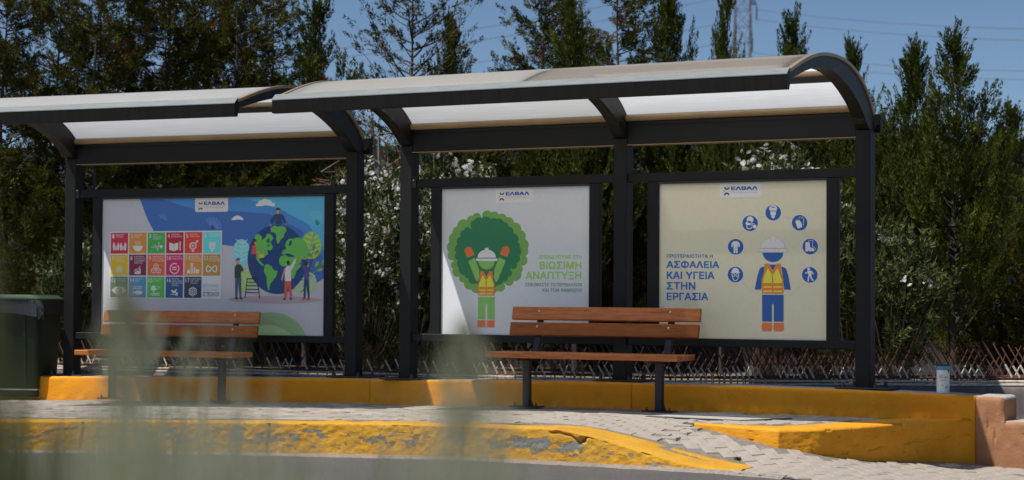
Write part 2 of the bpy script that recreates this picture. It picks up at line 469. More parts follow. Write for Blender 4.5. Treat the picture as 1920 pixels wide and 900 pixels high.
OUT = [(1.41, -1.60), (2.16, -1.85), (2.41, -1.64), (2.59, -1.23), (2.76, -0.73), (2.98, -0.35), (3.165, -0.10)]
OUTB = [0.0, -0.11, -0.17, -0.225, -0.26, -0.285, -0.30]
INN = [(1.43, -1.57), (1.98, -1.46), (2.12, -1.30), (2.26, -1.00), (2.40, -0.66), (2.52, -0.38), (2.62, -0.18)]
ctrl = []
for x in np.linspace(-9, 0.7, 12):
    for y in np.linspace(kerby(x) + 0.3, -0.15 + 0.25 * (x < -2.5), 4): ctrl.append((x, y, float(zp(x))))
for x in (1.0, 1.3): ctrl += [(x, -0.15, 0.02), (x, -0.8, 0.02), (x, -1.5, 0.012)]
for x in (0.85, 1.0, 1.15, 1.3, 1.5, 1.65, 1.8, 1.95, 2.1, 2.25): ctrl.append((x, kerby(x) + 0.3, float(kerbz_in(x)) + 0.004))
for (x, y), z in zip(OUT, OUTB): ctrl.append((x, y, z))
ctrl += [(4, -0.05, -0.31), (5.5, -0.05, -0.33), (8, -0.05, -0.36), (2.3, -2.62, -0.228), (2.54, -2.67, -0.24), (2.8, -2.74, -0.25), (4, -2.74, -0.285),
         (6, -2.75, -0.325), (8, -2.75, -0.33), (3.2, -1.4, -0.285), (4.5, -1.4, -0.31), (6.5, -1.4, -0.34), (1.75, -2.0, -0.09)]
CT = np.array(ctrl)
def _U(r2): return np.where(r2 > 1e-12, r2 * np.log(np.maximum(r2, 1e-12)), 0.0)
_n = len(CT)
_K = _U((CT[:, None, 0] - CT[None, :, 0]) ** 2 + (CT[:, None, 1] - CT[None, :, 1]) ** 2) + np.eye(_n) * 0.01
_Pm = np.hstack([np.ones((_n, 1)), CT[:, :2]])
_A = np.vstack([np.hstack([_K, _Pm]), np.hstack([_Pm.T, np.zeros((3, 3))])])
_w = np.linalg.solve(_A, np.concatenate([CT[:, 2], np.zeros(3)]))
def gz(x, y):
    x = np.atleast_1d(np.asarray(x, float)); y = np.atleast_1d(np.asarray(y, float))
    r = _U((x[:, None] - CT[None, :, 0]) ** 2 + (y[:, None] - CT[None, :, 1]) ** 2)
    return r @ _w[:_n] + _w[_n] + _w[_n + 1] * x + _w[_n + 2] * y
def inpoly(x, y, poly):
    c = False; n = len(poly)
    for i in range(n):
        x1, y1 = poly[i]; x2, y2 = poly[(i + 1) % n]
        if (y1 > y) != (y2 > y) and x < (x2 - x1) * (y - y1) / (y2 - y1) + x1: c = not c
    return c
UP_POLY = OUT + [(3.16, 0.3), (1.41, 0.3)]
BAND = OUT + INN[::-1]

# ground sheet reaching the horizon, soil behind the shelters, road in front
mb = MB(); mb.add([(-900, -500, -0.75), (900, -500, -0.75), (900, 1200, -0.75), (-900, 1200, -0.75)], [(0, 1, 2, 3)])
mb.build('ground', M['soil'], kind='structure')
xs = np.linspace(-60, 60, 121); ys = np.concatenate([np.linspace(0.28, 3, 8), np.linspace(4, 90, 30)])
X, Y = np.meshgrid(xs, ys, indexing='ij')
Z = -0.02 + 0.05 * (fnoise(X * 0.7, Y * 0.7, 3) - 0.47) + 0 * X
Yc = np.where(X < -2.6, np.maximum(Y, 0.5 + (X + 2.9) * 0.0875), Y)
link('soil', grid_mesh('soil', np.stack([X, Yc, Z], -1), M['soil']), kind='structure')
xs = np.linspace(-60, 60, 241)
P = np.stack([np.stack([xs, np.full_like(xs, y), roadz(xs) - 0.0], -1) for y in (-2.2, -2.6, -3, -4, -6, -9, -11.5)], 1)
P[xs < 0, 0, 1] = -2.3 ; 
link('road', grid_mesh('road', P, M['asphalt']), kind='structure')
P = np.stack([np.stack([xs, np.full_like(xs, y), roadz(xs) - 0.1 + dz], -1) for y, dz in ((-11.5, 0.104), (-11.52, 0.2), (-14, 0.22), (-30, 0.3), (-200, 0.4))], 1)
link('verge', grid_mesh('verge', P, M['soil']), kind='structure')

# pavement: joint-sand bed, then the pavers on it
xs = np.linspace(-12, 9, 211)
rows = np.linspace(0, 1, 34)
P = np.zeros((len(xs), len(rows), 3))
for i, x in enumerate(xs):
    y0 = kerby(x) + 0.2 if x < 2.2 else kerby(2.2) + 0.2 - 0.30 * min(1, (x - 2.2) / 0.4)
    y1 = 0.05 if x > -2.5 else 0.45 + (x + 2.9) * 0.0875
    P[i, :, 0] = x; P[i, :, 1] = y0 + (y1 - y0) * rows
    P[i, :, 2] = gz(P[i, :, 0], P[i, :, 1]) - 0.007
pav = link('pavement', grid_mesh('pavement', P, M['joint']), kind='structure')
mb = MB(); mb.add([(x, y, 0.012) for x, y in INN] + [(1.3, -0.18, 0.012), (1.3, -1.57, 0.012)], [tuple(range(9))])
mb.build('paving_bed', M['joint'], pav)

def paver_mesh(name, seed):
    r = random.Random(seed)
    l, w, c = 0.0993 - r.random() * 0.0008, 0.0486, 0.003
    mb = MB()
    t = [r.uniform(-0.0016, 0.0016) for _ in range(4)]
    b = [(-l, -w, -0.045), (l, -w, -0.045), (l, w, -0.045), (-l, w, -0.045)]
    m_ = [(-l, -w, -0.0045), (l, -w, -0.0045), (l, w, -0.0045), (-l, w, -0.0045)]
    tp = [(-l + c, -w + c, t[0]), (l - c, -w + c, t[1]), (l - c, w - c, t[2]), (-l + c, w - c, t[3])]
    mb.add(b + m_ + tp, [(0, 1, 5, 4), (1, 2, 6, 5), (2, 3, 7, 6), (3, 0, 4, 7), (4, 5, 9, 8), (5, 6, 10, 9), (6, 7, 11, 10), (7, 4, 8, 11), (8, 9, 10, 11)])
    return mb.mesh(name, M['paver'])
pm = [paver_mesh('paver', s) for s in range(6)]
camP = CAM
def project(p):
    q = Vector(p) - camP; w = q.dot(fw)
    return 960 + 3600 * q.dot(rt2) / w, 450 - 3600 * q.dot(up2) / w, w
cand = []
rp = random.Random(5)
XS = 1.42
lat = []
for j in range(0, 90):
    y = -8.5 + j * 0.1
    for i in range(0, 72): lat.append((-12.6 + i * 0.2 + (0.1 if j % 2 else 0), y, 0.0))
RA = math.radians(-47)
for j in range(-60, 70):
    for i in range(-30, 40):
        a_, b_ = i * 0.2 + (0.1 if j % 2 else 0), j * 0.1
        lat.append((1.5 + a_ * math.cos(RA) - b_ * math.sin(RA), -1.0 + a_ * math.sin(RA) + b_ * math.cos(RA), RA))
for (x, y, ro) in lat:
        if x > 9 or (ro == 0.0) != (x < XS): continue
        ky = kerby(x) + 0.33 if x < 2.15 else kerby(2.2) - 0.05
        if y < ky - (0.03 if ro == 0 else -0.005): continue
        if y > (-0.22 if x > -2.45 else 0.10 + (x + 2.9) * 0.0875) and x < 3.1: continue
        if x >= 3.1 and y > -0.24: continue
        low = False
        if x > 1.41:
            if inpoly(x, y, UP_POLY):
                near = any(inpoly(x + a, y + b_, BAND) for a in (-0.06, 0.06) for b_ in (-0.05, 0.05))
                if near: continue
                z = 0.02
            else:
                low = True
                if any(inpoly(x + a, y + b_, UP_POLY) for a in (-0.08, 0.08, 0) for b_ in (-0.08, 0.08, 0)): continue
                z = float(gz(x, y)[0])
        else:
            z = float(gz(x, y)[0])
        px, py, w = project((x, y, z))
        if px < -120 or px > 2040: continue
        hx = float(gz(x + 0.05, y)[0] - gz(x - 0.05, y)[0]) / 0.1 if (low or x < 1.4) else 0
        hy = float(gz(x, y + 0.05)[0] - gz(x, y - 0.05)[0]) / 0.1 if (low or x < 1.4) else 0
        vis = -60 < px < 1980 and py < 905
        cand.append((w + (0 if vis else 100), x, y, z, hx, hy, ro))
cand.sort()
field = MB()
for k, (w, x, y, z, hx, hy, ro) in enumerate(cand):
    z += rp.uniform(-0.0022, 0.0022) - (0.004 if rp.random() < 0.06 else 0)
    sg = 0.010 if ro == 0 else 0.005
    rx, ry = hy + rp.gauss(0, sg), -hx + rp.gauss(0, sg * 0.7)
    if k < 300:
        o = link('paver', pm[k % 6], pav)
        mt = Matrix.Rotation(ry, 4, 'Y') @ Matrix.Rotation(rx, 4, 'X') @ Matrix.Rotation(ro + rp.gauss(0, 0.006), 4, 'Z')
        o.location = (x, y, z); o.rotation_euler = mt.to_euler()
    else:
        mt = Matrix.Translation((x, y, z)) @ Matrix.Rotation(ry, 4, 'Y') @ Matrix.Rotation(rx, 4, 'X') @ Matrix.Rotation(ro, 4, 'Z')
        src = pm[k % 6]
        field.add([mt @ v.co for v in src.vertices], [tuple(p.vertices) for p in src.polygons])
field.build('paver_field', M['paver'], pav, kind='stuff')

# front kerb (one cast strip, peeling paint, joints and the broken edge)
def seg_d(px, pz, poly):
    d = np.full(px.shape, 9.0)
    for (x1, z1), (x2, z2) in zip(poly[:-1], poly[1:]):
        t = np.clip(((px - x1) * (x2 - x1) + (pz - z1) * (z2 - z1)) / ((x2 - x1) ** 2 + (z2 - z1) ** 2), 0, 1)
        d = np.minimum(d, np.hypot(px - x1 - t * (x2 - x1), pz - z1 - t * (z2 - z1)))
    return d
xs = np.concatenate([np.linspace(-13, -4.2, 260), np.linspace(-4.19, 2.16, 700)])
nf = 26
tt = np.linspace(0, 1, nf)
prof = []
P = np.zeros((len(xs), nf + 12, 3)); pe = np.zeros((len(xs), nf + 12))
zt = kerbz(xs); zi = kerbz_in(xs); rz = roadz(xs)
tap = np.clip((2.2 - xs) / 0.5, 0, 1)
yf = kerby(xs)
for j, t in enumerate(tt):
    z = rz - 0.03 + (zt - 0.012 - rz + 0.03) * t
    batter = 0.025 * t
    n = (fnoise(xs * 22, z * 30 + 3, 1, 5) - 0.47) * 0.018 + (fnoise(xs * 3, z * 4 + 7, 2, 2) - 0.47) * 0.012
    P[:, j, 0] = xs; P[:, j, 1] = yf + batter + n * (0.3 + 0.7 * tap); P[:, j, 2] = z
    band = np.exp(-((t - 0.62) / 0.26) ** 2)
    pe[:, j] = band * (0.55 + 0.9 * (fnoise(xs * 1.3, z * 0 + 1, 9, 2) - 0.4)) - (0.9 if t > 0.93 else 0)
for j in range(12):
    a = j / 11.0
    if j < 3:
        y = yf + 0.028 + 0.012 * j; z = zt - 0.008 + 0.004 * j
    else:
        s = (j - 3) / 8.0; y = yf + 0.055 + 0.29 * s; z = zt + (zi - zt) * s + 0.004
    if j == 11: z = zi - 0.05
    P[:, nf + j, 0] = xs; P[:, nf + j, 1] = y + (fnoise(xs * 9, xs * 0 + j * 0.3, 4, 3) - 0.47) * 0.012; P[:, nf + j, 2] = z + (fnoise(xs * 6, y * 9, 5, 3) - 0.47) * 0.008
    pe[:, nf + j] = -1.0
crack = [(0.70, -0.02), (0.86, -0.035), (0.93, -0.10), (0.99, -0.045), (1.10, -0.05), (1.32, -0.10), (1.55, -0.15), (1.78, -0.195), (1.95, -0.225)]
Xg, Zg = P[:, :nf, 0], P[:, :nf, 2]
wob = (fnoise(Xg * 14, Zg * 14, 8, 3) - 0.47) * 0.035
d = seg_d(Xg, Zg + wob, crack)
dep = np.exp(-(d / 0.0065) ** 2) * 0.03 + np.exp(-(np.hypot((Xg - 0.955) / 0.03, (Zg + 0.075) / 0.022)) ** 2) * 0.045
for jx in (-4.9, -3.2, -1.62, 0.02):
    dep += np.exp(-((Xg - jx - (fnoise(Zg * 20, Zg * 0, 6, 2) - 0.47) * 0.03) / 0.008) ** 2) * 0.022
P[:, :nf, 1] += dep
me = grid_mesh('kerb', P, M['kerb'])
at = me.attributes.new('peel', 'FLOAT', 'POINT'); at.data.foreach_set('value', pe.astype(np.float32).ravel())
link('kerb', me, kind='structure')

# strip of grit washed against the kerb
xs = np.linspace(-9, 2.5, 900)
wd = 0.05 + 0.07 * fnoise(xs * 6, xs * 0, 12, 4) + 0.05 * fnoise(xs * 40, xs * 0, 13, 2)
yf2 = kerby(np.minimum(xs, 2.28))
P = np.stack([np.stack([xs, yf2 + 0.03, roadz(xs) + 0.016], -1), np.stack([xs, yf2 - 0.02, roadz(xs) + 0.013 + 0.012 * fnoise(xs * 50, xs * 0, 3)], -1),
              np.stack([xs, yf2 - wd, roadz(xs) - 0.002], -1)], 1)
link('gutter_grit', grid_mesh('gutter_grit', P, M['grit']), kind='structure')

# raised podium edge with its yellow kerb, sharp corner towards the road
def resample(pts, per=14):
    o = []
    for a, b in zip(pts[:-1], pts[1:]):
        for k in range(per): o.append(tuple(a[i] + (b[i] - a[i]) * k / per for i in range(len(a))))
    return o + [pts[-1]]
def spl(pts, corner, per=14):
    """piecewise: first segment straight, rest smoothed by averaging"""
    r = resample(pts, per); A = np.array(r); B = A.copy(); k0 = corner * per
    for _ in range(10 if per < 20 else 60):
        B[k0 + 1:-1] = (B[k0:-2] + B[k0 + 1:-1] * 2 + B[k0 + 2:]) / 4
    return B
O = spl([(x, y, z) for (x, y), z in zip(OUT, OUTB)], 1, 40); I = spl([(x, y, 0.0) for x, y in INN], 1, 40)
ztop = np.concatenate([np.linspace(0.012, 0.006, 40), np.linspace(0.004, 0.022, len(O) - 40)])
rowsP = []
nrm = np.zeros((len(O), 2))
tg = np.gradient(O[:, :2], axis=0); tg /= np.linalg.norm(tg, axis=1)[:, None]
nrm[:, 0] = tg[:, 1]; nrm[:, 1] = -tg[:, 0]
sl = np.cumsum(np.r_[0, np.hypot(*np.diff(O[:, :2], axis=0).T)])
for t in np.linspace(0, 1, 46):
    z = (O[:, 2] - 0.05) + (ztop - 0.008 - O[:, 2] + 0.05) * t
    q_ = np.clip((sl - 0.8) / 2.1, 0, 1)
    zc = -0.155 + 0.085 * q_ ** 1.5 - 0.03 * (1 - q_) + (fnoise(sl * 9, sl * 0, 24, 4) - 0.47) * 0.03
    nn = (fnoise(sl * 12, z * 18, 21, 5) - 0.47) * 0.011 - np.maximum(0, fnoise(sl * 24, z * 26, 26, 4) - 0.66) * 0.10
    nn -= np.exp(-((z - zc) / 0.0055) ** 2) * 0.016 * (fnoise(sl * 7, sl * 0, 25, 3) > 0.40) * (sl > 0.8)
    rowsP.append(np.stack([O[:, 0] + nrm[:, 0] * nn, O[:, 1] + nrm[:, 1] * nn, z], -1))
for s in (0.03, 0.35, 0.7, 1.0):
    rowsP.append(np.stack([O[:, 0] + (I[:, 0] - O[:, 0]) * s, O[:, 1] + (I[:, 1] - O[:, 1]) * s, ztop + 0.006 + (fnoise(sl * 8, sl * 0 + s * 5, 22) - 0.47) * 0.006], -1))
rowsP.append(np.stack([I[:, 0], I[:, 1], ztop - 0.04], -1))
pod = link('podium_kerb', grid_mesh('podium_kerb', np.stack(rowsP, 1), M['podium']), kind='structure')

# ------------------------------------------------------------------ low yellow wall behind the benches
WX = [-14, -9, -5.9, -2.85, -2.45, -2.1, 0, 3.13]
WY = [P1.y + (x - P1.x) * math.tan(A1) - 0.17 for x in (-14, -9, -5.9, -2.85)] + [0.0, -0.13, -0.17, -0.17]
_wx = np.linspace(-14, 3.13, 500); _wy = np.interp(_wx, WX, WY); _wy = np.convolve(np.pad(_wy, 8, mode='edge'), np.ones(17) / 17, 'valid')
def wally(x): return np.interp(x, _wx, _wy)
def wallz(x): return np.interp(x, [-14, -5.7, -3, -2, -1, 0, 1.3, 2.2, 3.14], [0.0, 0.136, 0.182, 0.198, 0.222, 0.235, 0.235, 0.230, 0.212])
wall = empty('low_wall', (0, 0, 0), label='long low yellow-painted wall behind both benches carrying the shelter posts', cat='wall')
for (a, b) in ((-13, -5.25), (-5.245, -2.42), (-2.415, 0.25), (0.255, 3.135)):
    xs = np.linspace(a, b, max(40, int((b - a) * 55)))
    yf = wally(xs); zt = wallz(xs)
    R = []
    for t in np.linspace(0, 1, 14):
        z = -0.32 * (xs > 1.3) * (t == 0) + (zp(xs) - 0.06) + (zt - 0.015 - zp(xs) + 0.06) * t
        ragged = (fnoise(xs * 18, z * 9, 35, 3) - 0.47) * 0.035 * np.exp(-((z - 0.0 - zp(xs)) / 0.03) ** 2)
        R.append(np.stack([xs, yf + (fnoise(xs * 5, z * 8, 31, 4) - 0.47) * 0.014 + ragged, z], -1))
    for dy, dz in ((0.006, -0.006), (0.018, 0.0), (0.10, 0.001), (0.22, -0.002), (0.36, 0.0), (0.365, -0.25)):
        R.append(np.stack([xs, yf + dy, zt + dz + (fnoise(xs * 7, xs * 0 + dy * 9, 33) - 0.47) * 0.006], -1))
    # end caps
    G = np.stack(R, 1)
    c0 = G[:1].copy(); c0[:, :, 1] = G[:1, :, 1].max(); c1 = G[-1:].copy(); c1[:, :, 1] = G[-1:, :, 1].max()
    G = np.concatenate([c0, G, c1], 0)
    me = grid_mesh('wall_section', G, M['yellow'])
    me.materials.append(M['graytop'])
    mi = np.zeros(len(me.polygons), dtype=np.int32).reshape(G.shape[0] - 1, G.shape[1] - 1); mi[:, 15:] = 1
    me.polygons.foreach_set('material_index', mi.ravel())
    link('wall_section', me, wall)

# peach pier and lower peach wall going on to the right
pier = empty('end_wall', (3.14, -0.04, 0), label='weathered peach-coloured pier and lower wall at the right end of the yellow wall', cat='wall')
def blockgrid(name, x0, x1, y0, y1, z0, z1, mat, top, parent, seed, corner=0.02, n=None):
    nx = n or max(6, int((x1 - x0) / 0.03)); xs = np.linspace(x0, x1, nx)
    R = []
    for t in np.linspace(0, 1, 16):
        z = z0 + (z1 - corner - z0) * t + 0 * xs
        chip = np.maximum(0, fnoise(xs * 26, z * 26, seed + 5, 4) - 0.64) * 0.12
        R.append(np.stack([xs, y0 + (fnoise(xs * 8, z * 8, seed, 4) - 0.47) * 0.02 + chip, z], -1))
    for a in (0.35, 0.7, 1.0):
        R.append(np.stack([xs, y0 + corner * (1 - math.cos(a * 1.57)) + 0 * xs, z1 - corner + corner * math.sin(a * 1.57) + (fnoise(xs * 9, xs * 0, seed + 1) - 0.47) * 0.01], -1))
    for s in (0.3, 0.7, 1.0):
        R.append(np.stack([xs, y0 + corner + (y1 - y0 - corner) * s + 0 * xs, z1 + (fnoise(xs * 7, xs * 0 + s, seed + 2) - 0.47) * 0.01], -1))
    R.append(np.stack([xs, y1 + 0 * xs, z0 + 0 * xs], -1))
    G = np.stack(R, 1)
    de = np.minimum(1.0, (x1 - xs) / (corner * 1.6)); rnd = corner * 1.6 * (1 - np.sqrt(np.maximum(0, 1 - (1 - de) ** 2)))
    G[:, :19, 1] += rnd[:, None] * np.clip((G[:, :19, 2] - 0.025) / 0.03, 0, 1); G[:, 15:25, 2] -= (rnd * 0.55)[:, None]
    ym, zm = (y0 + y1) / 2, z0
    ca = G[:1].copy(); cb = G[-1:].copy()
    for c, xe in ((ca, x0), (cb, x1)):
        c[:, :, 1] = ym; c[:, :, 2] = np.minimum(c[:, :, 2], (z0 + z1) / 2)
    G = np.concatenate([ca, G, cb], 0)
    me = grid_mesh(name, G, mat)
    me.materials.append(top)
    mi = np.zeros((G.shape[0] - 1, G.shape[1] - 1), dtype=np.int32); mi[1:-1, 17:] = 1
    me.polygons.foreach_set('material_index', mi.ravel())
    me.set_sharp_from_angle(angle=math.radians(50))
    o = link(name, me, parent)
    o.matrix_parent_inverse = Matrix.Translation((-3.14, 0.04, 0))
    return o
blockgrid('pier', 3.142, 3.36, -0.180, 0.19, -0.40, 0.213, M['peach'], M['graytop'], pier, 41, 0.03, 44)
blockgrid('lower_wall', 3.360, 9.0, -0.180, 0.12, -0.45, 0.03, M['peach'], M['graytop'], pier, 41, 0.03, 190)

# access cover let into the pavement
cv = empty('access_cover', (1.3, -0.85, 0.02), label='flat grey dotted access cover set in the paving right of the wooden bench', cat='cover')
q = [(-0.50, -0.27), (0.33, -0.36), (0.56, 0.14), (-0.28, 0.33)]
mb = MB(); mb.prism(q, 2, -0.03, 0.004); mb.build('cover_frame', M['black'], cv)
qs = [(x * 0.97, y * 0.955) for x, y in q]
mb = MB(); mb.prism(qs, 2, -0.02, 0.008)
covm = simple('dotted_cover', (0.42, 0.40, 0.36), 0.75, 0.12, 20.0)
nt = covm.node_tree; vo = nt.nodes.new('ShaderNodeTexVoronoi'); vo.inputs['Scale'].default_value = 40; vo.inputs['Randomness'].default_value = 0.0
tc = nt.nodes.new('ShaderNodeTexCoord'); nt.links.new(tc.outputs['Object'], vo.inputs['Vector'])
bump(nt, nt.nodes['Principled BSDF'], vo.outputs['Distance'], 0.8, 0.01)
mb.build('cover_plate', covm, cv)
# ------------------------------------------------------------------ bus shelters
PROF = [(-1.885, 2.572), (-1.67, 2.650), (-1.44, 2.722), (-1.2, 2.770), (-0.95, 2.792), (-0.7, 2.790), (-0.5, 2.764), (-0.3, 2.712), (-0.14, 2.638), (-0.01, 2.545), (0.07, 2.468), (0.10, 2.43)]
INNER = [(-1.88, 2.500), (-1.55, 2.602), (-1.21, 2.678), (-0.80, 2.668), (-0.44, 2.560), (-0.17, 2.445), (0.0, 2.285)]
def smooth_prof(p, n=40):
    A = np.array(p); t = np.r_[0, np.cumsum(np.hypot(*np.diff(A, axis=0).T))]
    tt = np.linspace(0, t[-1], n)
    B = np.stack([np.interp(tt, t, A[:, 0]), np.interp(tt, t, A[:, 1])], -1)
    for _ in range(6): B[1:-1] = (B[:-2] + 2 * B[1:-1] + B[2:]) / 4
    return B
def offset_prof(B, d):
    t = np.gradient(B, axis=0); t /= np.linalg.norm(t, axis=1)[:, None]
    return B + np.stack([t[:, 1], -t[:, 0]], -1) * d        # below / inside the arch

def tube_x(name, u0, u1, v, z, r, mat, root, n=12):
    mb = MB(); mb.tube([(u0, v, z), (u1, v, z)], r, n); return mb.build(name, mat, root, smooth=True)

def make_shelter(root, posts, roof, depth, panels, zl, zu, wallz_at, sheets, dz=0.0):
    k = depth / 1.95
    S = lambda v: v * k if v < 0 else v
    prof = smooth_prof([(S(v), z + dz) for v, z in PROF])
    inn = smooth_prof([(S(v), z + dz) for v, z in INNER], 24)
    u0, u1 = roof
    W = 0.122
    for i, pu in enumerate(posts):
        zb = wallz_at(pu + 0.06) + 0.004
        mb = MB(); mb.box(pu, pu + W, 0.0, 0.14, zb + 0.008, 2.30 + dz)
        mb.build('post', M['frame'], root, bevel=0.006)
        mb = MB(); mb.box(pu - 0.13, pu + W + 0.19, -0.125, 0.24, zb, zb + 0.012)
        bp = mb.build('base_plate', M['black'], root, bevel=0.003)
        for bx, by in ((pu - 0.07, -0.085), (pu + W + 0.07, -0.085), (pu - 0.07, 0.2), (pu + W + 0.07, 0.2)):
            mb = MB(); mb.lathe([(0.030, zb + 0.0125), (0.030, zb + 0.016), (0.017, zb + 0.0165), (0.017, zb + 0.034), (0.010, zb + 0.035), (0.010, zb + 0.052)], bx, by, 6)
            mb.build('anchor_bolt', M['darkbolt'], bp)
        ru0, ru1 = pu + 0.012, pu + W - 0.004
        mb = MB()
        outer = offset_prof(prof, 0.014)
        poly = [tuple(p) for p in outer] + [(0.139, 2.36 + dz), (0.139, 2.30 + dz), (0.0, 2.301 + dz)] + [tuple(p) for p in inn[::-1][1:]]
        # built as strips between the two curves
        a = np.array([tuple(p) for p in outer] + [(0.132, 2.301 + dz)])
        ia = np.array([tuple(p) for p in inn] )
        ti = np.linspace(0, 1, len(a))
        b = np.stack([np.interp(ti, np.linspace(0, 1, len(ia)), ia[:, 0]), np.interp(ti, np.linspace(0, 1, len(ia)), ia[:, 1])], -1)
        b[-1] = (0.002, 2.301 + dz)
        vs = []; fs = []
        for p, q in zip(a, b):
            vs += [(ru0, p[0], p[1]), (ru1, p[0], p[1]), (ru1, q[0], q[1]), (ru0, q[0], q[1])]
        for j in range(len(a) - 1):
            o = 4 * j
            for c in range(4): fs.append((o + c, o + (c + 1) % 4, o + 4 + (c + 1) % 4, o + 4 + c))
        fs += [(0, 1, 2, 3), (4 * len(a) - 1, 4 * len(a) - 2, 4 * len(a) - 3, 4 * len(a) - 4)]
        mb.add(vs, fs)
        mb.build('rib', M['bronze'], root, smooth=True, angle=35)
    # sheets, one per bay, with a trim strip round both open ends
    cuts = [u0] + [p + W / 2 for p in posts[1:-1]] + [u1]
    for i in range(len(cuts) - 1):
        us = np.linspace(cuts[i] + (0.002 if i else 0), cuts[i + 1], 12)
        G = np.stack([np.stack([np.full(len(prof), u), prof[:, 0], prof[:, 1]], -1) for u in us], 0)
        link('roof_sheet', grid_mesh('roof_sheet', G, sheets[i]), root)
    for ue, sgn in ((u0, -1), (u1, 1)):
        a = offset_prof(prof, -0.008); b = offset_prof(prof, 0.016)
        vs = []; fs = []
        for p, q in zip(a, b):
            vs += [(ue - sgn * 0.03, *p), (ue + sgn * 0.006, *p), (ue + sgn * 0.006, *q), (ue - sgn * 0.03, *q)]
        for j in range(len(a) - 1):
            o = 4 * j
            for c in range(4): fs.append((o + c, o + (c + 1) % 4, o + 4 + (c + 1) % 4, o + 4 + c))
        fs += [(0, 1, 2, 3), (len(vs) - 1, len(vs) - 2, len(vs) - 3, len(vs) - 4)]
        mb = MB(); mb.add(vs, fs); mb.build('edge_trim', M['tan'], root, smooth=True, angle=35)
    # front gutter with a paler cap
    f = -depth
    mb = MB(); mb.prism([(f, 2.428 + dz), (f, 2.534 + dz), (f + 0.045, 2.572 + dz), (f + 0.075, 2.545 + dz), (f + 0.07, 2.47 + dz), (f + 0.055, 2.428 + dz)], 0, u0 - 0.02, u1 + 0.0)
    gt = mb.build('front_gutter', M['gutterface'], root, bevel=0.002)
    mb = MB(); mb.prism([(f - 0.003, 2.533 + dz), (f - 0.003, 2.539 + dz), (f + 0.050, 2.587 + dz), (f + 0.056, 2.580 + dz), (f + 0.047, 2.5755 + dz)], 0, u0 - 0.022, u1 + 0.002)
    mb.build('gutter_cap', M['gutter'], gt)
    # purlins and beams per bay
    bays = list(zip(posts[:-1], posts[1:]))
    for a, b in bays:
        tube_x('purlin', a + W - 0.005, b + 0.012, 0.005, 2.472 + dz, 0.029, M['tan'], root)
        tube_x('purlin', a + W - 0.005, b + 0.012, S(-0.50), 2.700 + dz, 0.027, M['tan'], root)
        mb = MB(); mb.box(a + W - 0.005, b + 0.012, S(-0.50) - 0.03, S(-0.50) + 0.03, 2.635 + dz, 2.676 + dz); mb.build('purlin_rail', M['bronze'], root)
        mb = MB(); mb.box(a + W - 0.004, b + 0.004, 0.036, 0.050, 2.413 + dz, 2.466 + dz); mb.build('flashing', M['black'], root)
        mb = MB(); mb.box(a + W, b, 0.006, 0.024, 2.2385 + dz, 2.2445 + dz); mb.box(a + W, b, 0.100, 0.122, 2.2385 + dz, 2.2445 + dz); mb.build('beam_trim', M['tan'], root)
        tube_x('purlin', a + W - 0.005, b + 0.012, S(-1.30), 2.712 + dz, 0.026, M['bronze'], root)
        mb = MB(); mb.box(a + W, b, 0.012, 0.118, 2.245 + dz, 2.412 + dz)
        mb.build('rear_beam', M['frame'], root, bevel=0.004)
        for (z0, z1, nm) in ((zl[0], zl[1], 'lower_rail'), (zu[0], zu[1], 'upper_rail')):
            mb = MB(); mb.box(a + W, b, 0.022, 0.085, z0, z1); mb.build(nm, M['frame'], root, bevel=0.004)
    mb = MB(); mb.box(posts[0] - 0.02, u1 + 0.035, 0.145, 0.215, 2.285 + dz, 2.435 + dz)
    mb.build('rear_gutter', M['gutterface'], root, bevel=0.004)
    res = []
    for (pa, pb) in panels:
        for ux in (pa - 0.105, pb + 0.004):
            mb = MB(); mb.box(ux, ux + 0.101, 0.026, 0.08, zl[1], zu[0]); mb.build('panel_frame', M['frame'], root, bevel=0.004)
        mb = MB(); mb.box(pa - 0.003, pb + 0.003, 0.052, 0.064, zl[1] + 0.0, zu[0] - 0.0)
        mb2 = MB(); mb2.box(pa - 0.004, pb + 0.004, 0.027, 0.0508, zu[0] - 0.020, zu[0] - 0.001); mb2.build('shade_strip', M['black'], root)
        po = mb.build('poster', [M['white_board']], root)
        res.append((po, (pa, pb, zl[1] + 0.001, zu[0] - 0.022)))
    # small bracket at the left end of the upper rail
    a = posts[0]
    mb = MB(); mb.box(a + W + 0.001, a + W + 0.04, 0.008, 0.021, zu[0] - 0.004, zu[1] + 0.004); br = mb.build('bracket', M['frame'], root)
    mb = MB(); mb.tube([(a + W + 0.02, 0.008, zu[1] - 0.01), (a + W + 0.02, 0.0, zu[1] - 0.01)], 0.006, 6); mb.build('screw', M['bolt'], br)
    return res

M['white_board'] = simple('printed_board', (0.70, 0.71, 0.72), 0.45, 0.02, 3.0)
near = empty('bus_shelter', (0, 0, 0), label='two-bay bus shelter with milky arched roof and two safety posters, nearer of the two', cat='bus shelter', group='arched bus shelters along the pavement')
near_posters = make_shelter(near, [-2.130, -0.003, 2.127], (-2.150, 2.252), 1.95, [(-1.715, -0.250), (0.405, 1.872)], (0.545, 0.610), (1.925, 2.0), lambda x: float(wallz(x)), [M['sheet_a'], M['sheet_b']])
far = empty('bus_shelter', tuple(P1), A1, label='single-bay bus shelter with one wide blue poster of people round a globe', cat='bus shelter', group='arched bus shelters along the pavement')
far_posters = make_shelter(far, [-3.130, 0.035], (-3.15, 0.165), 2.22, [(-2.710, -0.212)], (0.50, 0.566), (1.905, 1.985), lambda s: float(wallz(P1.x + s)), [M['sheet_c']], -0.006)

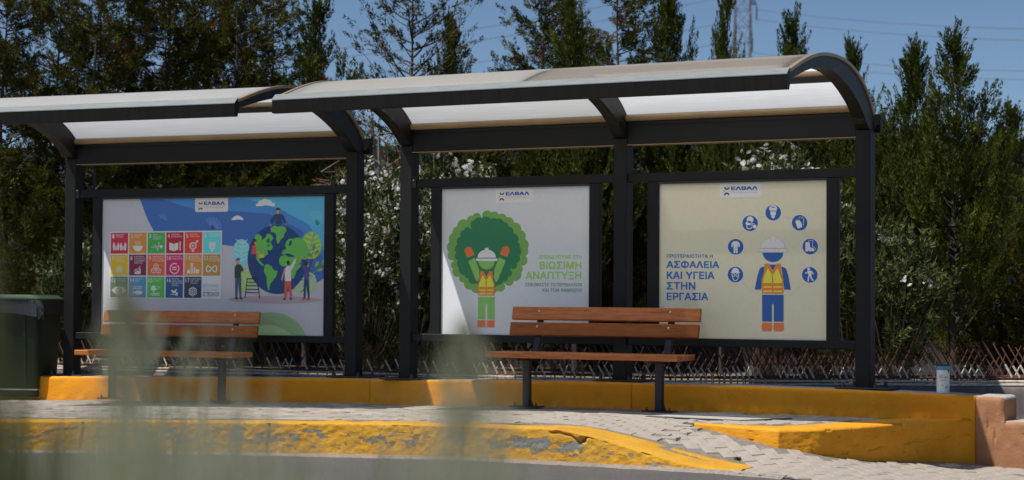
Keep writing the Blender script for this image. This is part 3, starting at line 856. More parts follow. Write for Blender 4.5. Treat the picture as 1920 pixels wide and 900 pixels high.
# ------------------------------------------------------------------ benches
def make_bench(loc, rz, label):
    root = empty('bench', loc, rz, label=label, cat='bench', group='slatted timber benches in front of the shelters')
    h = 0.8675
    def plank(name, y0, y1, z0, z1, tilt=0.0, seed=0):
        mb = MB(); mb.box(-h, h, -(y1 - y0) / 2, (y1 - y0) / 2, -(z1 - z0) / 2, (z1 - z0) / 2)
        o = mb.build(name, M['wood'], root, bevel=0.006)
        o.location = (0, (y0 + y1) / 2, (z0 + z1) / 2); o.rotation_euler = (tilt, 0, 0)
        return o
    for i, (a, b) in enumerate(((-0.255, -0.140), (-0.130, -0.015), (-0.005, 0.110))):
        plank('seat_slat', a, b, 0.418, 0.466)
    up_ = [plank('back_slat', 0.175, 0.213, 0.596, 0.708, -0.20), plank('back_slat', 0.215, 0.253, 0.728, 0.840, -0.20)]
    for ux in (-0.605, 0.605):
        mb = MB(); mb.box(ux - 0.031, ux + 0.031, -0.025, 0.025, 0.012, 0.395)
        mb.prism([(ux + 0.031, 0.012), (ux + 0.058, 0.012), (ux + 0.031, 0.075)], 1, -0.012, 0.012)
        mb.build('leg', M['black'], root, bevel=0.002)
        mb = MB(); mb.box(ux - 0.13, ux + 0.13, -0.07, 0.07, 0.0, 0.011)
        fp = mb.build('foot_plate', M['black'], root)
        for bx in (ux - 0.10, ux + 0.10):
            mb = MB(); mb.lathe([(0.011, 0.0112), (0.011, 0.022), (0.006, 0.023), (0.006, 0.04)], bx, -0.03, 6); mb.build('anchor_bolt', M['darkbolt'], fp)
        mb = MB(); mb.box(ux - 0.028, ux + 0.028, -0.24, 0.13, 0.396, 0.416); mb.build('seat_bracket', M['black'], root)
        mb = MB()
        mb.hexa([(ux - 0.027, 0.112, 0.38), (ux + 0.027, 0.112, 0.38), (ux + 0.027, 0.150, 0.38), (ux - 0.027, 0.150, 0.38),
                 (ux - 0.027, 0.262, 0.81), (ux + 0.027, 0.262, 0.81), (ux + 0.027, 0.275, 0.81), (ux - 0.027, 0.275, 0.81)])
        mb.build('back_support', M['black'], root)
        for s in up_:
            mb = MB(); mb.tube([(ux, -0.019, 0.018), (ux, -0.0235, 0.018), (ux, -0.0255, 0.018)], [0.010, 0.0095, 0.005], 12)
            mb.build('bolt', M['bolt'], s, smooth=True)
    return root
make_bench((0.045, -0.50, 0.021), 0.0, 'orange-brown slatted bench in front of the green tree and safety worker posters')
bp1 = L1(-1.585, -0.50); make_bench((bp1.x, bp1.y, -0.050), A1, 'orange-brown slatted bench in front of the blue globe poster, nearer the green bin')

# ------------------------------------------------------------------ wheelie bin with a black liner
bn = empty('wheelie_bin', (-6.15 - 0.33, -0.31 + 0.22, -0.105), math.radians(21), label='dark green wheelie bin with black liner bag folded over its rim', cat='bin')
mb = MB()
def ring(hw, y0, y1, z, c=0.04, n=4):
    pts = []
    for (sx, sy) in ((1, -1), (1, 1), (-1, 1), (-1, -1)):
        cx = sx * (hw - c); cy = (y0 + c) if sy < 0 else (y1 - c)
        base = {(1, -1): -math.pi / 2, (1, 1): 0, (-1, 1): math.pi / 2, (-1, -1): math.pi}[(sx, sy)]
        for j in range(n + 1):
            a = base + (math.pi / 2) * j / n
            pts.append((cx + c * math.cos(a), cy + c * math.sin(a), z))
    return pts
rings = [ring(0.245, -0.27, 0.25, 0.03), ring(0.25, -0.275, 0.27, 0.10), ring(0.255, -0.285, 0.29, 0.13), ring(0.283, -0.34, 0.34, 0.93), ring(0.30, -0.36, 0.36, 0.935), ring(0.302, -0.362, 0.362, 0.985), ring(0.285, -0.345, 0.345, 0.987), ring(0.25, -0.3, 0.3, 0.60)]
n = len(rings[0]); vs = [p for r in rings for p in r]
fs = [(i * n + j, i * n + (j + 1) % n, (i + 1) * n + (j + 1) % n, (i + 1) * n + j) for i in range(len(rings) - 1) for j in range(n)]
fs += [tuple(reversed(range(n))), tuple((len(rings) - 1) * n + j for j in range(n))]
mb.add(vs, fs)
for ux in (-0.14, 0.14):                       # moulded stiffening ribs on the front
    mb.hexa([(ux - 0.012, -0.300, 0.16), (ux + 0.012, -0.300, 0.16), (ux + 0.012, -0.27, 0.16), (ux - 0.012, -0.27, 0.16), (ux - 0.012, -0.350, 0.90), (ux + 0.012, -0.350, 0.90), (ux + 0.012, -0.31, 0.90), (ux - 0.012, -0.31, 0.90)])
mb.build('body', M['bin'], bn, smooth=True, angle=30)
mb = MB(); mb.tube([(-0.26, -0.292, 0.105), (0.262, -0.294, 0.105), (0.268, 0.0, 0.095), (0.272, 0.22, 0.09)], 0.008, 8); mb.build('base_rim', M['zinc'], bn)
for sx in (-1, 1):
    mb = MB(); mb.tube([(sx * 0.255, 0.30, 0.10), (sx * 0.262, 0.30, 0.10), (sx * 0.305, 0.30, 0.10), (sx * 0.312, 0.30, 0.10)], [0.085, 0.10, 0.10, 0.085], 24)
    w_ = mb.build('wheel', M['rubber'], bn, smooth=True)
    mb = MB(); mb.tube([(sx * 0.312, 0.30, 0.10), (sx * 0.32, 0.30, 0.10)], 0.045, 16); mb.build('hub', M['bin'], w_)
mb = MB(); mb.tube([(-0.25, 0.30, 0.10), (0.25, 0.30, 0.10)], 0.012, 8); mb.build('axle', M['zinc'], bn)
mb = MB()
lr = [ring(0.306, -0.37, 0.375, 0.994, 0.05), ring(0.308, -0.372, 0.38, 1.004, 0.05), ring(0.27, -0.33, 0.34, 1.022, 0.06), ring(0.25, -0.31, 0.32, 1.040, 0.06)]
vs = [p for r in lr for p in r]
fs = [(i * n + j, i * n + (j + 1) % n, (i + 1) * n + (j + 1) % n, (i + 1) * n + j) for i in range(3) for j in range(n)] + [tuple(reversed(range(n))), tuple(3 * n + j for j in range(n))]
mb.add(vs, fs); mb.box(-0.18, 0.18, -0.40, -0.386, 0.996, 1.012)
mb.build('lid', M['lid'], bn, smooth=True, angle=30)
# liner skirt
base = np.array(ring(0.312, -0.372, 0.372, 0, 0.05, 8))[:, :2]
per = resample([tuple(p) for p in base] + [tuple(base[0])], 8)
per = np.array(per); m_ = len(per)
R = []
sa = np.arange(m_) / m_
flare = np.exp(-((per[:, 0] - 0.31) ** 2 + (per[:, 1] + 0.33) ** 2) / 0.02)
for j, t in enumerate(np.linspace(0, 1, 9)):
    ln = 0.07 + 0.10 * fnoise(sa * 22, sa * 0, 51, 3) + 0.02 * flare
    out = 1.02 + 0.03 * t + 0.10 * t * (fnoise(sa * 60, sa * 0 + t * 2, 52, 3) - 0.4) + flare * 0.10 * t
    z = 0.990 - ln * 1.2 * t ** 1.2 + 0.012 * (fnoise(sa * 90, sa * 0 + t * 3, 53, 2) - 0.5)
    R.append(np.stack([per[:, 0] * out, per[:, 1] * out, z], -1))
G = np.stack(R, 1); G = np.concatenate([G, G[:1]], 0)
link('liner_bag', grid_mesh('liner_bag', G, M['bag']), bn)

# ------------------------------------------------------------------ repellent tin on the wall
can = empty('spray_tin', (2.842, -0.02, 0.2215), math.radians(26), label='white cylindrical insect repellent tin with blue band, standing on the yellow wall', cat='tin')
cw = simple('tin_white', (0.80, 0.80, 0.79), 0.35, 0.03, 5.0)
cb = simple('tin_blue', (0.05, 0.30, 0.55), 0.3, 0.05, 5.0); cy_ = simple('tin_yellow', (0.70, 0.50, 0.10), 0.35, 0.05); ck = simple('tin_black', (0.02, 0.02, 0.022), 0.4, 0.1)
mb = MB(); mb.lathe([(0.046, 0.0), (0.0495, 0.003), (0.0495, 0.1745)], n=48); mb.build('tin_body', cw, can, smooth=True)
mb = MB(); mb.lathe([(0.0496, 0.1745), (0.0496, 0.178)], n=48); mb.build('yellow_band', cy_, can, smooth=True)
mb = MB(); mb.lathe([(0.0496, 0.178), (0.0496, 0.208)], n=48); mb.build('blue_band', cb, can, smooth=True)
mb = MB(); mb.lathe([(0.050, 0.208), (0.0505, 0.211), (0.0505, 0.217), (0.047, 0.219)], n=48); mb.build('tin_lid', ck, can, smooth=True)
# ------------------------------------------------------------------ flat print on the posters
from mathutils.geometry import tessellate_polygon, delaunay_2d_cdt
PM = {}
KP = 2.3
def pcol(hx, k=None):
    key = (hx, k)
    if key not in PM:
        m, nt, b = new_mat('print_ink')
        c = hexlin(hx, KP if k is None else k)
        b.inputs['Base Color'].default_value = c
        f = noise(nt, 30.0, 3.0, 0.6)
        nt.links.new(mixc(nt, f, tuple(x * 0.94 for x in c[:3]) + (1,), tuple(min(0.9, x * 1.05) for x in c[:3]) + (1,)), b.inputs['Base Color'])
        b.inputs['Roughness'].default_value = 0.38
        PM[key] = m
    return PM[key]
_tc = {}
def text_tris(s, bold=0.0, res=2, shear=0.0):
    """outline of the built-in font, triangulated here (even-odd), so that every counter stays open"""
    key = (s, res)
    if key not in _tc:
        cu = bpy.data.curves.new('lettering', 'FONT'); cu.body = s; cu.resolution_u = res; cu.fill_mode = 'NONE'
        cu.space_character = 1.04
        ob = bpy.data.objects.new('lettering', cu)
        me = bpy.data.meshes.new_from_object(ob)
        V = [Vector(v.co[:2]) for v in me.vertices]; E = [tuple(e.vertices) for e in me.edges]
        bpy.data.objects.remove(ob); bpy.data.curves.remove(cu); bpy.data.meshes.remove(me)
        v, _, f = delaunay_2d_cdt(V, E, [], 0, 1e-5)[:3]
        P = np.array([tuple(x) for x in V]); A = P[[q[0] for q in E]]; B = P[[q[1] for q in E]]
        dy = np.where(B[:, 1] == A[:, 1], 1, B[:, 1] - A[:, 1])
        F = []
        for t in f:
            c = (v[t[0]] + v[t[1]] + v[t[2]]) / 3
            cond = (A[:, 1] > c.y) != (B[:, 1] > c.y)
            if (cond & (A[:, 0] + (c.y - A[:, 1]) * (B[:, 0] - A[:, 0]) / dy > c.x)).sum() % 2: F.append(tuple(t))
        _tc[key] = (np.array([tuple(x) for x in v]), F)
    return _tc[key]
def homography(src, dst):
    A = []
    for (x, y), (u, v) in zip(src, dst):
        A.append([x, y, 1, 0, 0, 0, -u * x, -u * y, -u]); A.append([0, 0, 0, x, y, 1, -v * x, -v * y, -v])
    return np.linalg.svd(np.array(A))[2][-1].reshape(3, 3)
class Print:
    """flat art; drawing units are turned into metres on the panel through a homography"""
    def __init__(self, Hm, v, rect): self.H = Hm; self.v = v; self.V = []; self.F = []; self.mi = []; self.mats = []; self.rect = rect; self.sub = None
    def col(self, hx, k=None):
        m = pcol(hx, k)
        if m not in self.mats: self.mats.append(m)
        return self.mats.index(m)
    def emit(self, V2, F, c, layer, k=None):
        V2 = np.asarray(V2, float)
        if self.sub is not None: V2 = self.sub(V2)
        h = np.c_[V2, np.ones(len(V2))] @ self.H.T; p = h[:, :2] / h[:, 2:3]
        a, b, z0, z1 = self.rect
        p[:, 0] = np.clip(p[:, 0], a, b); p[:, 1] = np.clip(p[:, 1], z0, z1)
        o = len(self.V)
        self.V += [(x, self.v - 0.0006 * (layer + 1), z) for x, z in p]
        ci = self.col(c, k)
        for f in F:
            self.F.append(tuple(i + o for i in f)); self.mi.append(ci)
    def poly(self, pts, c, layer=1, k=None):
        if len(pts) < 3: return
        T = tessellate_polygon([[Vector((p[0], p[1], 0)) for p in pts]])
        self.emit(pts, [tuple(t) for t in T], c, layer, k)
    def rect_(self, x0, y0, x1, y1, c, layer=1, k=None): self.poly([(x0, y0), (x1, y0), (x1, y1), (x0, y1)], c, layer, k)
    def circ(self, cx, cy, r, c, layer=1, n=28, ry=None, k=None, a0=0, a1=360):
        ry = ry or r
        pts = [(cx + r * math.cos(math.radians(a0 + (a1 - a0) * i / n)), cy + ry * math.sin(math.radians(a0 + (a1 - a0) * i / n))) for i in range(n + (0 if a1 - a0 == 360 else 1))]
        self.poly(pts, c, layer, k)
    def line(self, pts, w, c, layer=1, k=None, closed=False):
        P = [Vector(p) for p in pts]
        if closed: P = P + [P[0]]
        L = []; R = []
        for i, p in enumerate(P):
            d = P[min(i + 1, len(P) - 1)] - P[max(i - 1, 0)]
            if closed and i in (0, len(P) - 1): d = P[1] - P[-2]
            if d.length == 0: d = Vector((1, 0))
            d.normalize(); nn = Vector((-d.y, d.x)) * w / 2
            L.append(p + nn); R.append(p - nn)
        V = [tuple(q) for q in L] + [tuple(q) for q in R]; m = len(P)
        self.emit(V, [(i, i + 1, m + i + 1, m + i) for i in range(m - 1)], c, layer, k)
    def arc(self, cx, cy, r, w, c, a0, a1, layer=1, n=20, ry=None, k=None):
        ry = ry or r
        self.line([(cx + r * math.cos(math.radians(a0 + (a1 - a0) * i / n)), cy + ry * math.sin(math.radians(a0 + (a1 - a0) * i / n))) for i in range(n + 1)], w, c, layer, k)
    def text(self, s, x0, y0, x1, y1, c, layer=2, bold=0.0, k=None, fit=True, align='l', slope=0.0, res=2, shear=0.0):
        """fit the ink of s in the box x0..x1, y0(top)..y1(bottom); fit=False keeps the letter shapes and only uses the height"""
        V, F = text_tris(s, bold, res, shear)
        if not len(V): return
        lo = V.min(0) - bold; hi = V.max(0) + bold
        sy = (y1 - y0) / (hi[1] - lo[1]); sx = (x1 - x0) / (hi[0] - lo[0])
        sh = [(0, 0)] if bold < 0.002 else ([(-bold, 0), (bold, 0)] if bold < 0.015 else [(-bold, -bold), (bold, -bold), (bold, bold), (-bold, bold), (0, 0)])
        for i, (dx, dz_) in enumerate(sh):
            X = x0 + (V[:, 0] + dx - lo[0]) * sx
            Y = y1 - (V[:, 1] + dz_ - lo[1]) * sy + (X - x0) * slope
            self.emit(np.stack([X, Y], -1), F, c, layer + 0.13 * i, k)
    def blob(self, circles, c, layer=1, k=None, n=150, cen=None):
        """outline of a union of circles seen from its centre"""
        cx, cy = cen or (sum(q[0] for q in circles) / len(circles), sum(q[1] for q in circles) / len(circles))
        pts = []
        for i in range(n):
            a = 2 * math.pi * i / n; dx, dy = math.cos(a), math.sin(a); best = 1.0
            for (x, y, r) in circles:
                bx, by = x - cx, y - cy; pr = bx * dx + by * dy; d2 = bx * bx + by * by - pr * pr
                if d2 < r * r: best = max(best, pr + math.sqrt(r * r - d2))
            pts.append((cx + dx * best, cy + dy * best))
        self.poly(pts, c, layer, k)
    def build(self, name, parent):
        me = bpy.data.meshes.new(name); me.from_pydata(self.V, [], self.F)
        for m in self.mats: me.materials.append(m)
        me.polygons.foreach_set('material_index', self.mi)
        bm = bmesh.new(); bm.from_mesh(me)
        for f in bm.faces:
            f.normal_update()
            if f.normal.y > 0: f.normal_flip()
        bm.to_mesh(me); bm.free()
        return link(name, me, parent)

def logo(p, x0, y0, x1, y1, slope, hasbg='#a8a5a2', lay=2):
    """company tab: white tab, emblem of two half rings, blue wordmark, rule and a small line"""
    w = x1 - x0; h = y1 - y0
    Y = lambda x, y: y + (x - x0) * slope
    tab = [(x0, y0 - 1), (x1, y0 - 1)]
    r = h * 0.13
    for a in range(0, 91, 15): tab.append((x1 - r + r * math.cos(math.radians(a)), y1 - r + r * math.sin(math.radians(a))))
    for a in range(90, 181, 15): tab.append((x0 + r + r * math.cos(math.radians(a)), y1 - r + r * math.sin(math.radians(a))))
    p.poly([(x, Y(x, y)) for x, y in tab], hasbg, lay)
    ex = x0 + w * 0.165
    c1, c2 = Y(ex, y0 + h * 0.29), Y(ex, y0 + h * 0.83)
    p.arc(ex, c1 - 0, w * 0.047, w * 0.037, '#3a3432', 0, 180, lay + 1, 14)
    p.arc(ex, c2 + 0, w * 0.047, w * 0.037, '#3a3432', 180, 360, lay + 1, 14)
    m = (c1 + c2) / 2
    p.poly([(x0 + w * 0.085, m - h * 0.09), (ex - w * 0.01, m), (x0 + w * 0.085, m + h * 0.12)], '#98878a', lay + 1)
    p.text('ΕΛΒΑΛ', x0 + w * 0.268, y0 + h * 0.235, x0 + w * 0.90, y0 + h * 0.475, '#123a72', lay + 1, 0.045, slope=slope, res=3)
    p.line([(x0 + w * 0.21, Y(x0 + w * 0.21, y0 + h * 0.56)), (x0 + w * 0.91, Y(x0 + w * 0.91, y0 + h * 0.56))], h * 0.025, '#8d7f85', lay + 1)
    p.text('ΕΛΛΗΝΙΚΗ ΒΙΟΜΗΧΑΝΙΑ ΑΛΟΥΜΙΝΙΟΥ', x0 + w * 0.268, y0 + h * 0.63, x0 + w * 0.90, y0 + h * 0.69, '#6f6a69', lay + 1, 0.0, slope=slope, res=1)

def vest(p, X, lay=4, o='#c8602c', y='#c8a62e'):
    """X maps vest units (0..100, 0..120) to drawing units"""
    q = lambda pts: [X(a, b) for a, b in pts]
    p.poly(q([(14, 0), (32, 0), (50, 28), (68, 0), (86, 0), (90, 40), (100, 66), (98, 120), (2, 120), (0, 66), (10, 40)]), o, lay)
    p.poly(q([(28, 18), (47, 44), (47, 78), (7, 78), (8, 66), (18, 40)]), y, lay + 1)
    p.poly(q([(72, 18), (53, 44), (53, 78), (93, 78), (92, 66), (82, 40)]), y, lay + 1)
    for yy in (91, 108):
        p.poly(q([(9, yy), (46, yy), (46, yy + 6), (9, yy + 6)]), y, lay + 1)
        p.poly(q([(54, yy), (92, yy), (92, yy + 6), (54, yy + 6)]), y, lay + 1)

def helmet(p, cx, yb, w, h, c='#c2c2c4', lay=4, line=None):
    dome = [(cx - w * 0.43, yb - h * 0.24)]
    for i in range(13):
        a = math.pi - math.pi * i / 12
        dome.append((cx + w * 0.43 * math.cos(a), yb - h * 0.26 - h * 0.62 * math.sin(a)))
    if line: p.poly([(cx + (x - cx) * 1.03, y - 1.2 * (y < yb - h * 0.3)) for x, y in dome], line, lay)
    p.poly(dome, c, lay + 1)
    p.poly([(cx - w * 0.09, yb - h), (cx + w * 0.09, yb - h), (cx + w * 0.06, yb - h * 0.68), (cx - w * 0.06, yb - h * 0.68)], c, lay + 2)
    if line:
        p.line([(cx - w * 0.13, yb - h * 0.86), (cx - w * 0.065, yb - h * 0.66)], 1.6, line, lay + 3); p.line([(cx + w * 0.13, yb - h * 0.86), (cx + w * 0.065, yb - h * 0.66)], 1.6, line, lay + 3)
        p.rect_(cx - w * 0.51, yb - h * 0.21, cx + w * 0.51, yb + 1, line, lay)
    p.rect_(cx - w * 0.5, yb - h * 0.19, cx + w * 0.5, yb, c, lay + 1)

# ---- poster of the green tree (units: 3 per photo pixel from 820,340)
po, r = near_posters[0]
H2 = homography([(12, 46), (840, 28), (838, 868), (12, 862)], [(r[0], r[3]), (r[1], r[3]), (r[1], r[2]), (r[0], r[2])])
p = Print(H2, 0.052, r)
p.poly([(8, 40), (845, 20), (845, 875), (8, 870)], '#9a9d9f', 0)
logo(p, 314, 42, 523, 123, -0.02)
def scallop(cx, cy, rx, ry, rc, n, c, lay, seed):
    rr = random.Random(seed); cs = []
    for i in range(n):
        a = 2 * math.pi * i / n + rr.uniform(-0.04, 0.04); k_ = rr.uniform(0.8, 1.35)
        cs.append((cx + rx * math.cos(a), cy + ry * math.sin(a), rc * k_))
    cs.append((cx, cy, min(rx, ry)))
    p.blob(cs, c, lay, n=420, cen=(cx, cy))
scallop(270, 400, 198, 207, 27, 27, '#567c3c', 1, 3)
scallop(270, 400, 160, 175, 22, 27, '#1f5a38', 2, 8)
g = '#638c46'
p.poly([(197, 432), (162, 452), (202, 552), (214, 568), (226, 545), (224, 500)], g, 3)
p.poly([(335, 428), (372, 447), (330, 556), (318, 570), (306, 545), (310, 495)], g, 3)
for (ax, ay, bx, by) in ((163, 392, 176, 424), (372, 388, 360, 420)):
    d = Vector((bx - ax, by - ay)).normalized(); nn = Vector((-d.y, d.x)) * 22
    pts = [(ax + nn.x * math.cos(t) - d.x * 22 * math.sin(t), ay + nn.y * math.cos(t) - d.y * 22 * math.sin(t)) for t in [math.pi * i / 10 for i in range(11)]]
    pts += [(bx - nn.x, by - nn.y), (bx + nn.x, by + nn.y)]
    p.poly(pts, '#b85429', 3)
p.circ(265, 448, 46, g, 3, 24, 50, a0=0, a1=180)
helmet(p, 266, 450, 120, 74)
vest(p, lambda a, b: (217 + a * 0.95, 507 + b * 1.14))
p.poly([(218, 652), (312, 652), (312, 778), (270, 778), (270, 695), (263, 690), (260, 695), (260, 778), (219, 778)], g, 3)
p.rect_(216, 783, 261, 823, '#b4542b', 3); p.rect_(268, 783, 312, 823, '#b4542b', 3)
G1, G2 = '#6d9945', '#2c6446'
p.text('ΕΠΕΝΔΥΟΥΜΕ ΣΤΗ', 561, 415, 796, 437, G1, 2, 0.022, slope=-0.004)
p.text('ΒΙΩΣΙΜΗ', 562, 451, 794, 494, G1, 2, 0.028, slope=-0.004, res=4)
p.text('ΑΝΑΠΤΥΞΗ', 483, 508, 794, 551, G1, 2, 0.028, slope=-0.004, res=4)
p.text('ΣΕΒΟΜΑΣΤΕ ΤΟ ΠΕΡΙΒΑΛΛΟΝ', 482, 571, 796, 591, G2, 2, 0.010, slope=-0.003)
p.text('ΚΑΙ ΤΟΝ ΑΝΘΡΩΠΟ', 579, 602, 796, 622, G2, 2, 0.010, slope=-0.003)
p.build('print', po); po['label'] = 'pale blue poster with green tree and cheering worker'

# ---- poster of the safety worker (units: 3 per photo pixel from 1230,340)
po, r = near_posters[1]
H3 = homography([(9, 20), (950, -6), (948, 888), (9, 876)], [(r[0], r[3]), (r[1], r[3]), (r[1], r[2]), (r[0], r[2])])
p = Print(H3, 0.052, r)
p.poly([(0, 0), (960, -20), (960, 900), (0, 890)], '#a09d87', 0)
logo(p, 347, 12, 584, 94, -0.025)
B = '#1d4277'
cc = [(437, 368), (518, 236), (648, 176), (797, 232), (857, 365), (854, 523), (436, 523)]
def dashed(pa, pb, bul, n=8):
    m = Vector(((pa[0] + pb[0]) / 2 + bul[0], (pa[1] + pb[1]) / 2 + bul[1])); A_, B_ = Vector(pa), Vector(pb)
    for i in range(n):
        ps = []
        for t in ((i + 0.25) / n, (i + 0.75) / n): ps.append((1 - t) ** 2 * A_ + 2 * t * (1 - t) * m + t * t * B_)
        p.line([tuple(q) for q in ps], 2.4, '#8a7460', 1)
seq = [((474, 560), (580, 636), (-15, 18), 9), ((820, 568), (712, 636), (15, 18), 9), ((431, 468), (430, 415), (-3, 0), 4), ((453, 320), (478, 277), (-4, -4), 4), ((558, 212), (602, 197), (0, -3), 4),
       ((700, 197), (752, 212), (0, -3), 4), ((820, 272), (845, 322), (5, 0), 4), ((870, 415), (866, 470), (4, 0), 4)]
for a_, b_, c_, n_ in seq: dashed(a_, b_, c_, n_)
for x, y in cc:
    p.circ(x, y, 48, '#a5abb5', 1, 32); p.circ(x, y, 44, B, 2, 32)
Wc = '#bcbdbb'
x, y = cc[0]      # overall
p.poly([(x - 9, y - 32), (x + 9, y - 32), (x + 22, y - 22), (x + 25, y + 0), (x + 18, y + 2), (x + 12, y - 12), (x + 11, y + 36), (x + 2, y + 36), (x, y + 2), (x - 2, y + 36), (x - 11, y + 36), (x - 12, y - 12), (x - 18, y + 2), (x - 25, y + 0), (x - 22, y - 22)], Wc, 3)
x, y = cc[1]      # respirator head
p.circ(x, y - 20, 19, Wc, 3, 20); p.poly([(x - 22, y - 8), (x + 4, y - 14), (x + 8, y + 8), (x - 18, y + 12), (x - 26, y + 4)], Wc, 3)
p.arc(x - 4, y + 16, 15, 5, Wc, 20, 190, 3); p.line([(x + 11, y + 20), (x + 13, y), (x + 26, y + 4)], 4, Wc, 4); p.circ(x + 26, y + 18, 11, Wc, 3, 14); p.rect_(x - 6, y - 9, x + 3, y - 1, B, 4)
x, y = cc[2]      # gas mask
p.blob([(x, y - 18, 20), (x, y + 4, 16), (x, y + 22, 10)], Wc, 3, n=60, cen=(x, y)); p.arc(x, y - 20, 20, 6, Wc, 180, 360, 4)
for s in (-1, 1): p.circ(x + 8 * s, y - 10, 6.5, B, 4, 14); p.circ(x + 8 * s, y - 10, 4.2, Wc, 5, 12)
p.rect_(x - 10, y - 33, x + 10, y - 28, B, 4); p.rect_(x - 8, y + 17, x + 8, y + 19, B, 4)
x, y = cc[3]      # gloves
p.poly([(x - 24, y - 6), (x - 18, y - 18), (x - 13, y - 8), (x - 10, y - 21), (x - 5, y - 9), (x, y - 20), (x + 2, y - 4), (x + 8, y - 8), (x + 14, y + 24), (x - 10, y + 33)], Wc, 3)
p.line([(x - 4, y - 24), (x + 2, y - 36), (x + 8, y - 26), (x + 14, y - 38), (x + 18, y - 24), (x + 24, y - 28), (x + 22, y + 12), (x + 12, y + 8)], 2.6, Wc, 3)
x, y = cc[4]      # boots
p.poly([(x - 27, y - 24), (x - 4, y - 24), (x - 2, y + 2), (x + 22, y + 12), (x + 24, y + 26), (x - 8, y + 26), (x - 10, y + 21), (x - 15, y + 27), (x - 28, y + 27)], Wc, 3)
p.line([(x - 10, y - 27), (x - 6, y - 35), (x + 16, y - 34), (x + 12, y - 2), (x + 32, y + 12), (x + 30, y + 20)], 3, Wc, 3)
x, y = cc[5]      # walking person
p.circ(x - 6, y - 33, 8, Wc, 3, 14); p.poly([(x - 12, y - 24), (x + 6, y - 24), (x + 12, y - 4), (x + 8, y + 6), (x - 6, y + 6)], Wc, 3)
p.line([(x - 10, y - 20), (x - 18, y - 8), (x - 27, y - 12)], 6, Wc, 4); p.line([(x + 6, y - 20), (x + 16, y - 14), (x + 20, y - 4)], 6, Wc, 4)
p.line([(x - 3, y + 4), (x - 8, y + 18), (x - 8, y + 36)], 8, Wc, 4); p.line([(x + 5, y + 4), (x + 10, y + 20), (x + 20, y + 33)], 8, Wc, 4)
x, y = cc[6]      # helmet and goggles
p.circ(x, y - 12, 22, Wc, 3, 24, 26, a0=180, a1=360); p.rect_(x - 26, y - 14, x + 26, y - 8, Wc, 4); p.arc(x, y + 10, 16, 4, Wc, 0, 180, 3, ry=24)
for s in (-1, 1): p.circ(x + 11 * s, y + 3, 10, Wc, 4, 14); p.circ(x + 11 * s, y + 3, 6, B, 5, 12)
p.circ(647, 400, 58, B, 2, 30, 52, a0=0, a1=180)
helmet(p, 647, 396, 158, 90, '#b4b4b6', 4, '#83838c')
p.poly([(585, 480), (600, 478), (590, 550), (580, 606), (544, 606), (560, 530), (572, 490)], B, 2)
p.poly([(708, 480), (694, 478), (704, 550), (712, 606), (748, 606), (734, 530), (722, 490)], B, 2)
p.poly([(618, 466), (676, 466), (647, 498)], B, 2)
vest(p, lambda a, b: (583 + a * 1.25, 461 + b * 1.39))
p.poly([(586, 635), (707, 635), (707, 784), (652, 784), (652, 690), (647, 684), (642, 690), (642, 784), (587, 784)], B, 3)
def shoe(x0, x1): p.poly([(x0 + 2, 791), (x1 - 2, 791), (x1, 826), (x1 - 6, 838), (x0 + 6, 838), (x0, 826)], '#b75a30', 3)
shoe(584, 644); shoe(650, 710)
T = '#234e86'
p.text('ΠΡΟΤΕΡΑΙΟΤΗΤΑ Η', 49, 411, 308, 431, T, 2, 0.022, res=2)
p.text('ΑΣΦΑΛΕΙΑ', 48, 447, 345, 489, T, 2, 0.030, res=4)
p.text('ΚΑΙ ΥΓΕΙΑ', 50, 507, 318, 549, T, 2, 0.030, res=4)
p.text('ΣΤΗΝ', 49, 566, 211, 608, T, 2, 0.030, res=4)
p.text('ΕΡΓΑΣΙΑ', 50, 625, 283, 667, T, 2, 0.030, res=4)
p.build('print', po); po['label'] = 'cream poster with worker in orange vest ringed by blue safety symbols'

# ---- wide blue poster (units: photo pixels)
po, r = far_posters[0]
H1 = homography([(188, 375), (605, 366), (602.5, 630), (183.5, 628)], [(r[0], r[3]), (r[1], r[3]), (r[1], r[2]), (r[0], r[2])])
p = Print(H1, 0.052, r)
p.poly([(170, 365), (620, 350), (620, 640), (170, 640)], '#8e8e94', 0)
BL, BM, BR = '#2d4f86', '#34669a', '#3f86b4'
blue_edge = [(258, 365), (262, 385), (271, 410), (283, 433), (300, 455), (330, 470), (380, 462), (412, 459), (440, 462), (470, 475), (520, 530), (560, 548), (580, 536), (620, 520)]
p.poly(blue_edge + [(620, 350), (258, 350)], BL, 1)
p.poly([(300, 350), (620, 350), (620, 505), (600, 480), (560, 430), (500, 400), (430, 395), (360, 392), (320, 380)], BM, 2)
p.poly([(400, 350), (620, 350), (620, 470), (575, 420), (520, 390), (460, 372)], BR, 3)
def clouds(cx, cy, s, c='#a9a8ac'): p.blob([(cx - 12 * s, cy + 3 * s, 3 * s), (cx - 6 * s, cy, 5 * s), (cx, cy - 2 * s, 5.5 * s), (cx + 6 * s, cy - 1 * s, 5 * s), (cx + 13 * s, cy + 2 * s, 3.2 * s)], c, 4, n=60, cen=(cx, cy + 1 * s))
clouds(493, 380, 1.15); clouds(441, 408.5, 0.72)
for (lx, ly, s) in ((300, 405, 11), (394, 414, 20), (590, 402, 22)):                     # faint tropical leaves
    for i in range(-4, 5):
        a = math.radians(-60 + i * 17)
        p.line([(lx, ly + s * 0.8), (lx + s * 0.9 * math.cos(a), ly + s * 0.5 + s * 0.9 * math.sin(a))], s * 0.13, '#43669a' if lx < 500 else '#4a93bd', 4)
